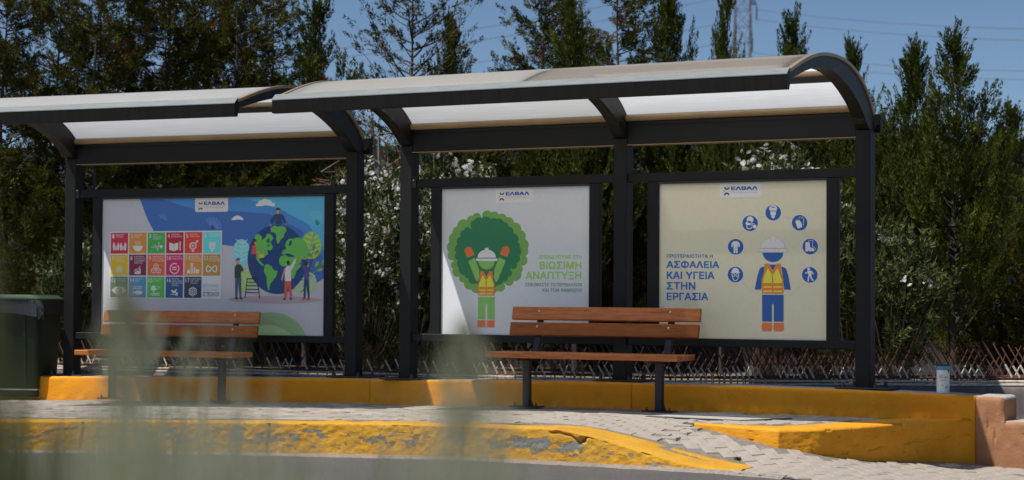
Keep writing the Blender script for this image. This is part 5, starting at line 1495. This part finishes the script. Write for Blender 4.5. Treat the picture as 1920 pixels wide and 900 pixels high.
def conifer(seed, h, rbase, nb, kind):
    """returns (crown mesh, trunk mesh, dead mesh or None)"""
    rng = np.random.default_rng(seed); rr = random.Random(seed)
    mb = MB()
    lean = Vector((rr.uniform(-0.03, 0.03), rr.uniform(-0.03, 0.03), 0))
    tr = [Vector((lean.x * z + 0.05 * math.sin(z * 1.3 + seed), lean.y * z + 0.05 * math.cos(z * 1.1 + seed), z)) for z in np.linspace(-0.1, h * 0.97, 12)]
    mb.tube(tr, [max(0.012, 0.075 * (h / 6) * (1 - i / 11.5)) for i in range(12)], 7)
    Cs = []; Ds = []; Ls = []; dead = []
    dense = {'broad': 1.0, 'spire': 1.0, 'sparse': 0.42, 'bush': 1.0}[kind]
    for i in range(nb):
        f = (i + rr.random()) / nb
        if kind == 'bush': f0 = 0.03 + 0.9 * f
        elif kind == 'sparse': f0 = 0.15 + 0.82 * f
        else: f0 = 0.14 + 0.83 * f
        zb = f0 * h
        az = rr.random() * 6.283
        hole = float(fnoise(np.array([az * 1.1 + seed * 3.7]), np.array([zb * 1.25]), seed, 2)[0])
        if hole < {'broad': 0.27, 'spire': 0.27, 'sparse': 0.0, 'bush': 0.2}[kind]: continue
        boost = 1.0 + 0.5 * (hole - 0.37)
        if kind == 'spire': reach = rbase * (1 - f0) ** 1.2 * rr.uniform(0.35, 1.3) + 0.05; rise = rr.uniform(1.0, 2.3)
        elif kind == 'broad': reach = rbase * (1 - f0) ** 0.45 * rr.uniform(0.45, 1.25) + 0.10; rise = rr.uniform(0.25, 1.0)
        elif kind == 'sparse': reach = rbase * (1 - f0) ** 0.5 * rr.uniform(0.4, 1.2) + 0.12; rise = rr.uniform(0.5, 1.1)
        else: reach = rbase * (1 - f0 ** 2 * 0.8) * rr.uniform(0.5, 1.1); rise = rr.uniform(0.3, 1.1)
        reach *= boost
        p0 = tr[0].lerp(tr[-1], f0 * 0.98); p0.z = zb
        d0 = Vector((math.cos(az), math.sin(az), rise * 0.4)); d1 = Vector((math.cos(az + rr.uniform(-.3, .3)), math.sin(az + rr.uniform(-.3, .3)), rise * 1.3))
        pts = [p0 + (d0 * t + (d1 - d0) * t * t * 0.5) * reach for t in (0, 0.25, 0.5, 0.75, 1.0)]
        mb.tube(pts, [0.014 * (0.5 + reach), 0.011 * (0.5 + reach), 0.008, 0.006, 0.003], 3, caps=False)
        tl = {'spire': 0.34, 'broad': 0.27, 'sparse': 0.22, 'bush': 0.25}[kind]
        nt_ = max(3, int(reach * {'spire': 13, 'broad': 13, 'sparse': 11, 'bush': 15}[kind]))
        isdead = kind != 'spire' and rr.random() < 0.03
        for q in range(nt_):
            if kind == 'sparse' and rr.random() < 0.25: continue
            t = rr.uniform(0.18, 1.0) if q else 1.0
            k = t * 4; j = min(3, int(k)); p = pts[j].lerp(pts[j + 1], k - j)
            ax = (pts[j + 1] - pts[j]).normalized()
            off = Vector((rr.gauss(0, 1), rr.gauss(0, 1), rr.gauss(0.35 if kind != 'spire' else 1.5, 0.8)))
            dd = (ax * (1.0 if q else 2.5) + off * 0.55).normalized()
            L_ = tl * rr.uniform(0.6, 1.3) * (1.15 if not q else 1)
            if isdead: dead.append((p, dd, L_))
            else: Cs.append(p); Ds.append(dd); Ls.append(L_)
    for q in range(6):
        Cs.append(tr[-1] + Vector((rr.uniform(-.04, .04), rr.uniform(-.04, .04), -0.1 * q))); Ds.append(Vector((rr.uniform(-.3, .3), rr.uniform(-.3, .3), 1)).normalized()); Ls.append(0.32)
    nl = {'broad': 52, 'spire': 62, 'sparse': 36, 'bush': 46}[kind]
    T = tufts(np.array([tuple(c) for c in Cs]), np.array([tuple(c) for c in Ds]), np.array(Ls), nl, 0.055 if kind != 'spire' else 0.060, 0.019, rng, 0.6 if kind != 'spire' else 0.45, 0.17 if kind != 'spire' else 0.13)
    crown = tri_mesh('crown', T, M['cypress'] if kind == 'spire' else M['conifer'])
    trunk = mb.mesh('trunk', M['bark'], smooth=True)
    dm = None
    if dead:
        T = tufts(np.array([tuple(c[0]) for c in dead]), np.array([tuple(c[1]) for c in dead]), np.array([c[2] for c in dead]), 22, 0.06, 0.022, rng, 0.7, 0.16)
        dm = tri_mesh('dead_foliage', T, M['brown'])
    return crown, trunk, dm
TV = {'broad': [conifer(100 + s, 7.0, 1.35, 185, 'broad') for s in range(4)],
      'spire': [conifer(200 + s, 5.5, 1.42, 190, 'spire') for s in range(4)],
      'sparse': [conifer(300, 6.3, 1.9, 105, 'sparse')],
      'bush': [conifer(400 + s, 2.9, 1.0, 110, 'bush') for s in range(3)]}
TH = {'broad': 7.0, 'spire': 5.5, 'sparse': 6.3, 'bush': 2.9}
def tree(px, topy, w, kind, var, label, group, rz=None, wide=1.0, hscale=None):
    b = at(px, 560, w); top = at(px, topy, w).z
    h = top + 0.05; s = h / TH[kind]
    root = empty('conifer' if kind != 'bush' else 'juniper_shrub', (b.x, b.y, -0.05), rz if rz is not None else random.uniform(0, 6.28), label=label, cat='tree' if kind != 'bush' else 'shrub', group=group)
    cr, tk, dm = TV[kind][var % len(TV[kind])]
    sx = s * wide
    for nm, me in (('trunk', tk), ('crown', cr), ('dead_foliage', dm)):
        if me is None: continue
        o = link(nm, me, root); o.scale = (sx, sx, s)
    return root
GT = 'conifers standing behind the shelters'
SP = [
 (10, -75, 27, 'broad', 0, 'tall dark conifer cut by the left edge, leftmost of the tree row'),
 (95, -55, 29.5, 'broad', 1, 'tall conifer second from the left edge behind the left shelter roof'),
 (165, -95, 27, 'broad', 2, 'dense tall conifer third from the left above the left shelter'),
 (235, -70, 30, 'broad', 3, 'dense tall conifer fourth from the left above the left shelter'),
 (300, -45, 27.5, 'broad', 1, 'tall conifer with dark forked trunk and blue sky gaps above the left shelter'),
 (372, -85, 29.5, 'broad', 0, 'tall conifer just right of the forked one above the left shelter'),
 (432, -60, 27.5, 'broad', 2, 'tall olive-green conifer above the globe poster'),
 (492, -28, 30, 'broad', 3, 'tall open conifer at the right end of the dense left tree mass'),
 (575, 10, 29, 'spire', 0, 'pointed green conifer standing alone where the two shelter roofs meet'),
 (775, -70, 28, 'sparse', 0, 'thin sparse conifer with bare trunk against open sky above the nearer shelter'),
 (850, 46, 30, 'spire', 1, 'small bushy conifer right beside the sparse thin one'),
 (1008, -25, 28.5, 'broad', 1, 'half-bare conifer with bleached twigs on its left, near the middle of the sky line'),
 (1082, 18, 27.5, 'spire', 2, 'short dark pointed conifer between two taller ones over the middle post'),
 (1150, -45, 29, 'broad', 3, 'tall conifer with open lower trunk just right of the middle post'),
 (1262, 2, 28.5, 'spire', 3, 'slim pointed conifer left of the pylon'),
 (1350, -12, 27.5, 'spire', 0, 'tall pointed conifer directly in front of the pylon'),
 (1474, 48, 30, 'spire', 2, 'small feathery conifer top showing right of the pylon'),
 (1604, 92, 31, 'spire', 1, 'thin conifer tip just right of the arched roof end'),
 (1704, 98, 27, 'spire', 1, 'pointed conifer left one of the bright pair at the right'),
 (1788, 82, 26, 'spire', 2, 'tallest bright green conifer right of the shelters'),
 (1908, 208, 29, 'spire', 1, 'small conifer at the right edge beside the navy building')]
WIDE = {0: 1.0, 8: 0.95, 9: 0.95, 10: 0.62, 12: 0.8, 14: 0.72, 15: 0.50, 16: 0.8, 17: 0.62, 18: 0.88, 19: 1.05, 20: 0.9}
for i, (px, ty, w, kd, va, lb) in enumerate(SP):
    tree(px, ty, w - (4.5 if i >= 17 and i < 20 else 3.0), kd, va, lb, GT, rz=i * 1.9, wide=WIDE.get(i, 1.0))
# extra dense growth low down behind the shelters
GB = 'juniper shrubs filling in under the conifers'
SB = [(40, 330, 24.5, 'dark juniper shrub beside the bin at the left edge'), (225, 300, 25, 'juniper shrub behind the left end of the globe poster'),
      (330, 285, 26, 'juniper shrub seen through the left shelter above the goal tiles'), (430, 290, 25, 'juniper shrub seen above the company tab of the globe poster'),
      (540, 275, 26, 'juniper shrub seen above the globe figures'), (620, 280, 25, 'juniper shrub behind the right post of the left shelter'),
      (905, 268, 24.5, 'olive juniper shrub above the green tree poster'), (1015, 262, 27, 'juniper shrub seen above the right half of the tree poster'), (1085, 268, 25, 'juniper shrub left of the middle post'),
      (1225, 255, 25.5, 'juniper shrub right of the middle post'), (1310, 240, 26.5, 'juniper shrub above the lettering of the cream poster'), (1395, 262, 24.5, 'juniper shrub seen above the tab of the cream poster'),
      (1530, 240, 25.5, 'juniper shrub above the right end of the cream poster'), (1600, 232, 25, 'juniper shrub behind the right-hand post'), (1670, 235, 23.5, 'shaggy juniper shrub just right of the shelter'),
      (1745, 255, 23, 'broad juniper shrub at the foot of the bright conifers'), (1815, 290, 23.5, 'juniper shrub below the navy building, left one'), (1865, 265, 25, 'juniper shrub in front of the navy building'),
      (1915, 350, 23.5, 'juniper shrub cut by the right edge'), (1760, 330, 28.5, 'dark juniper shrub far behind the tin'), (1705, 470, 22, 'low dark juniper shrub behind the tin'), (1790, 490, 21.5, 'low dark juniper shrub right of the tin'), (1885, 470, 22, 'low dark juniper shrub at the right end of the footing'), (1845, 420, 20.6, 'dark juniper shrub in front of the bar fence, left of the last one'), (1930, 400, 20.4, 'dark juniper shrub in front of the bar fence, cut by the frame'),
      (130, 360, 23, 'juniper shrub half hidden by the left shelter post'), (1140, 330, 22.5, 'low juniper shrub behind the middle post'), (985, 330, 22.5, 'low juniper shrub hidden mostly by the tree poster')]
for i, (px, ty, w, lb) in enumerate(SB):
    tree(px, ty, w + 3.0, 'bush', i, lb, GB, rz=i * 2.4, wide=random.uniform(0.75, 0.95))

# oleanders with white blossom
def oleander(seed, h, r, nst, nfl):
    rng = np.random.default_rng(seed); rr = random.Random(seed)
    mb = MB(); Cs = []; Ds = []; Ls = []; F = []
    for i in range(nst):
        az = rr.random() * 6.283; rad = r * math.sqrt(rr.random()); hh = h * (1 - 0.35 * (rad / r) ** 2) * rr.uniform(0.6, 1.0)
        p0 = Vector((rr.uniform(-.15, .15), rr.uniform(-.15, .15), 0)); p1 = Vector((math.cos(az) * rad * 0.55, math.sin(az) * rad * 0.55, hh * 0.55)); p2 = Vector((math.cos(az) * rad, math.sin(az) * rad, hh))
        mb.tube([p0, p0.lerp(p1, 0.5) + Vector((0, 0, 0.1)), p1, p1.lerp(p2, 0.5), p2], [0.012, 0.010, 0.008, 0.006, 0.003], 3, caps=False)
        for q in range(9):
            t = rr.uniform(0.25, 1.0); p = p1.lerp(p2, (t - 0.25) / 0.75) if t > 0.4 else p0.lerp(p1, t * 2)
            Cs.append(p + Vector((rr.gauss(0, .05), rr.gauss(0, .05), rr.gauss(0, .04)))); Ds.append(((p2 - p1).normalized() + Vector((rr.gauss(0, .5), rr.gauss(0, .5), rr.gauss(.1, .4)))).normalized()); Ls.append(rr.uniform(0.15, 0.26))
        if rr.random() < nfl:
            F.append(p2 + Vector((rr.gauss(0, .03), rr.gauss(0, .03), 0.03)))
    T = tufts(np.array([tuple(c) for c in Cs]), np.array([tuple(c) for c in Ds]), np.array(Ls), 20, 0.085, 0.022, rng, 1.1, 0.10)
    FT = []
    for f in F:
        for q in range(rr.randint(4, 10)):
            c = np.array(f) + rng.normal(size=3) * 0.035
            n_ = rng.normal(size=3); n_ /= np.linalg.norm(n_); a_ = np.cross(n_, rng.normal(size=3)); a_ /= np.linalg.norm(a_); b_ = np.cross(n_, a_)
            s_ = rng.uniform(0.018, 0.031)
            for k in range(5):
                t0 = 2 * math.pi * k / 5; d0 = a_ * math.cos(t0 - 0.5) + b_ * math.sin(t0 - 0.5); d1 = a_ * math.cos(t0 + 0.5) + b_ * math.sin(t0 + 0.5)
                FT.append([c, c + (d0 + n_ * 0.3) * s_, c + (d1 + n_ * 0.3) * s_])
    return tri_mesh('foliage', T, M['oleander']), mb.mesh('stems', M['deadbark'], smooth=True), tri_mesh('blossom', np.array(FT), M['flower'])
OV = [oleander(500 + s, 2.2, 0.78, 135, 1.0) for s in range(2)] + [oleander(510, 2.0, 0.6, 95, 0.14)]
SO = [(738, 300, 21.6, 1, 0.85, 'oleander in dense white blossom just left of the nearer shelter, behind its neighbour'), (712, 290, 21.0, 0, 1.0, 'oleander in white blossom standing in the gap between the two shelters'),
      (770, 345, 20.3, 1, 0.8, 'oleander in white blossom right behind the left post of the nearer shelter'), (822, 278, 21.5, 1, 1.0, 'oleander with dense white blossom above the tree poster, left end'),
      (885, 300, 21.8, 0, 0.8, 'oleander with white blossom above the company tab of the tree poster'), (1440, 266, 22, 0, 0.95, 'oleander with white blossom above the middle of the cream poster'),
      (1530, 300, 22, 2, 0.9, 'oleander with a few blossoms above the right end of the cream poster'), (1592, 330, 20.5, 2, 0.8, 'oleander with white blossom left of the right-hand post'),
      (1672, 400, 20.3, 2, 1.05, 'oleander with few blossoms just right of the shelter'), (690, 400, 20.0, 0, 0.8, 'lower oleander in white blossom beside the right post of the left shelter'), (140, 420, 21, 2, 0.8, 'sparse oleander behind the left post of the left shelter')]
for i, (px, ty, w, va, wd, lb) in enumerate(SO):
    b = at(px, 560, w); h = at(px, ty, w).z + 0.05; s = h / (2.2 if va < 2 else 2.0)
    root = empty('oleander', (b.x, b.y, -0.05), i * 1.3, label=lb, cat='shrub', group='oleanders behind the low wall')
    for nm, me in zip(('foliage', 'stem', 'blossom'), OV[va]):
        o = link(nm, me, root); o.scale = (s * wd, s * wd, s)
# bare brown dead branch in the gap
rr = random.Random(77); mb = MB(); dT = []
b = at(705, 560, 24); dh = at(690, 205, 24).z
for i in range(16):
    az = rr.uniform(0, 6.28); z0 = rr.uniform(0.3, 0.8) * dh; L_ = rr.uniform(0.4, 0.9)
    p0 = Vector((0, 0, z0)); p1 = p0 + Vector((math.cos(az) * L_, math.sin(az) * L_, L_ * 0.8)); pm_ = p0.lerp(p1, 0.5) + Vector((0, 0, -0.05))
    mb.tube([p0, pm_, p1], [0.016, 0.010, 0.004], 4, caps=False)
    for q in range(5):
        t = rr.uniform(0.4, 1); e = p0.lerp(p1, t); f_ = e + Vector((rr.gauss(0, .2), rr.gauss(0, .2), rr.uniform(0, .25))); mb.tube([e, f_], [0.006, 0.002], 3, caps=False)
        if i % 3 == 0: dT.append((f_, (f_ - e).normalized(), 0.16))
mb.tube([(0, 0, 0), (0.05, 0, dh * 0.5), (0, 0.05, dh * 0.9)], [0.05, 0.035, 0.012], 6)
ds = empty('dead_tree', (b.x, b.y, 0), 0.3, label='half-dead shrub with bare twigs and rust-brown needles in the gap between the roofs', cat='tree')
mb.build('branches', M['deadbark'], ds, smooth=True)
T = tufts(np.array([tuple(c[0]) for c in dT]), np.array([tuple(c[1]) for c in dT]), np.array([c[2] for c in dT]), 26, 0.06, 0.022, np.random.default_rng(4), 0.9, 0.3)
link('dead_foliage', tri_mesh('dead_foliage', T, M['brown']), ds)

# small yellow weeds and dry grass
def weed(name, loc, h, n, seed, label, cat='weed', mat='weed', spread=0.12):
    rr = random.Random(seed); mb = MB()
    for i in range(n):
        a = rr.random() * 6.28; L_ = h * rr.uniform(0.5, 1); dx, dy = math.cos(a) * spread * rr.random(), math.sin(a) * spread * rr.random()
        mb.tube([(dx * .1, dy * .1, 0), (dx * .4, dy * .4, L_ * .5), (dx, dy, L_)], [0.003, 0.0025, 0.001], 3, caps=False)
        for q in range(5):
            t = rr.uniform(.3, 1); p = Vector((dx * t, dy * t, L_ * t)); e = p + Vector((rr.gauss(0, .03), rr.gauss(0, .03), rr.uniform(0.0, .05)))
            s = Vector((rr.gauss(0, .006), rr.gauss(0, .006), 0)); mb.add([p, p.lerp(e, .5) + s, e, p.lerp(e, .5) - s], [(0, 1, 2, 3)])
    o = mb.build(name, M[mat], label=label, cat=cat); o.location = loc; return o
weed('weed', (3.55, 0.75, -0.02), 0.46, 12, 1, 'yellowish dry weed growing in front of the footing at the right edge')
weed('weed', (3.85, 0.62, -0.02), 0.28, 10, 6, 'low green weed at the very right behind the peach wall')
weed('weed', (-0.25, 0.62, 0.0), 0.50, 9, 2, 'yellow-green weed behind the wall seen under the right bench')
weed('weed', (-0.62, 0.60, 0.0), 0.42, 8, 3, 'thin yellow weed behind the wall left of the middle post')
weed('moss_tuft', (2.0, -2.22, float(gz(2.0, -2.22)[0]) - 0.004), 0.008, 10, 5, 'small olive moss tuft on the paving in front of the podium corner', 'weed', 'oleander', 0.028).scale = (0.75, 0.75, 0.35)
rr = random.Random(9); mb = MB()
for i in range(1600):
    x, y = rr.uniform(3.1, 7), rr.uniform(0.25, 0.9); a = rr.random() * 6.28; L_ = rr.uniform(0.02, 0.06)
    p = Vector((x, y, -0.02)); mb.add([p, p + Vector((0.004, 0, 0)), p + Vector((math.cos(a) * L_ * .7, math.sin(a) * L_ * .7, L_))], [(0, 1, 2)])
mb.build('dry_grass', M['straw'], label='dry straw-coloured grass behind the peach wall', cat='grass', kind='stuff')

# ------------------------------------------------------------------ tall grass right in front of the camera, far out of focus
def blade(mb, p0, p1, bend, w, n=6):
    side = (p1 - p0).cross(fw).normalized() * w / 2
    vs = []
    for i in range(n + 1):
        t = i / n; c = p0.lerp(p1, t) + bend * (t * t); k = 1 - 0.9 * t ** 5
        vs += [c - side * k, c + side * k]
    mb.add(vs, [(2 * i, 2 * i + 1, 2 * i + 3, 2 * i + 2) for i in range(n)])
def clump(px, w, items, seed, label, name='grass_clump', mat='grass'):
    """items: (px at foot, px at tip, py at tip, width m, count, jitter px)"""
    rr = random.Random(seed); root = empty(name, (0, 0, 0), label=label, cat='grass', group='blurred grass stems close to the camera')
    b = at(px, 560, w); root.location = (b.x, b.y, 0.1)
    inv = Vector(root.location)
    gm = MB(); hm = MB()
    for (fx, tx, ty, wd, cnt, jit) in items:
        for i in range(cnt):
            ww = w * rr.uniform(0.92, 1.1)
            foot = at(fx + rr.gauss(0, jit), 1500, ww); foot.z = 0.12
            f2 = at(fx + rr.gauss(0, jit), 900, ww)
            foot = Vector((f2.x, f2.y, f2.z - 0.30 - 0.05 * w)); tip = at(tx + rr.gauss(0, jit) + rr.gauss(0, 22), ty + abs(rr.gauss(0, 40)), ww)
            bd = rt2 * rr.gauss(0, 0.02)
            blade(gm, foot - inv, tip - bd - inv, bd, wd * rr.uniform(0.7, 1.3))
    gm.build('blades', M[mat], root)
    return root, inv
def plume(root, inv, px, y0, y1, w, r, n, seed):
    """feathery seed head between photo rows y0 (tip) and y1"""
    rr = random.Random(seed); a = at(px, y1, w) - inv; b = at(px + rr.uniform(-8, 8), y0, w) - inv; mb = MB()
    for i in range(n):
        t = rr.random(); c = a.lerp(b, t); ang = rr.random() * 6.28; rad = r * math.sqrt(rr.random()) * math.sin(math.pi * min(1, (t * 0.86 + 0.10))) 
        e = c + rt2 * (math.cos(ang) * rad) + fw * (math.sin(ang) * rad)
        d = (up2 * 0.02 + (e - c) * 0.3); s = rt2 * 0.0011
        mb.add([e - s, e + s, e + d + s, e + d - s], [(0, 1, 2, 3)])
    mb.build('seed_head', M['grass'], root)
r1, i1 = clump(230, 1.6, [(236, 234, 560, 0.0026, 22, 20), (240, 262, 680, 0.0026, 44, 46), (330, 345, 740, 0.0028, 110, 90), (200, 165, 735, 0.0026, 24, 34)], 11, 'blurred grass clump with a tall feathery head in front of the left bench')
plume(r1, i1, 234, 560, 780, 1.6, 0.020, 170, 1)
r2, i2 = clump(860, 1.5, [(865, 862, 640, 0.0024, 14, 30), (862, 875, 690, 0.0024, 56, 62)], 12, 'faint blurred grass head in front of the gap between the posters and bench')
plume(r2, i2, 866, 635, 830, 1.5, 0.022, 110, 2)
r3, i3 = clump(10, 1.4, [(5, -12, 420, 0.004, 18, 12), (20, 10, 640, 0.004, 14, 16), (90, 70, 800, 0.004, 12, 40)], 13, 'dark blurred grass stems at the left edge over the bin', mat='grass_dark')
r4, i4 = clump(430, 2.1, [(412, 402, 540, 0.004, 4, 3), (455, 436, 590, 0.004, 3, 4), (440, 420, 690, 0.0035, 14, 40), (480, 505, 640, 0.004, 2, 8)], 14, 'two thin blurred grass stalks right of the feathery head, before the left bench')
r5, i5 = clump(620, 1.9, [(640, 650, 780, 0.003, 46, 100), (760, 775, 805, 0.003, 26, 60), (1050, 1060, 795, 0.003, 26, 50), (520, 520, 770, 0.003, 40, 60)], 15, 'low blurred grass across the bottom between the two feathery heads')
r6, i6 = clump(120, 1.5, [(60, 84, 810, 0.0034, 16, 30), (170, 160, 790, 0.003, 50, 40)], 16, 'short blurred grass blades in the lower left corner')
r7, i7 = clump(330, 3.0, [(300, 330, 680, 0.0045, 26, 70), (220, 190, 700, 0.0045, 18, 50), (80, 60, 760, 0.0045, 14, 40), (480, 500, 740, 0.0045, 10, 60)], 17, 'thinner less blurred grass stalks fanning behind the left feathery head')
plume(r7, i7, 350, 640, 720, 3.0, 0.020, 60, 5)
plume(r7, i7, 285, 600, 690, 3.0, 0.020, 60, 6)
r10, i10 = clump(260, 4.2, [(300, 320, 700, 0.006, 16, 60), (170, 190, 740, 0.006, 14, 40), (60, 50, 740, 0.006, 10, 30), (640, 660, 790, 0.006, 8, 60)], 20, 'thin straw-like stalks standing farthest from the camera in the lower left')
r8, i8 = clump(900, 3.0, [(880, 900, 760, 0.0045, 14, 60), (690, 690, 810, 0.0045, 10, 60)], 18, 'thinner less blurred grass stalks low behind the right feathery head')
r9, i9 = clump(120, 1.6, [(118, 114, 745, 0.0042, 16, 9), (30, 38, 740, 0.004, 14, 14), (470, 470, 770, 0.003, 6, 20)], 19, 'short dark green blurred blades left of the feathery head', mat='grass_dark')
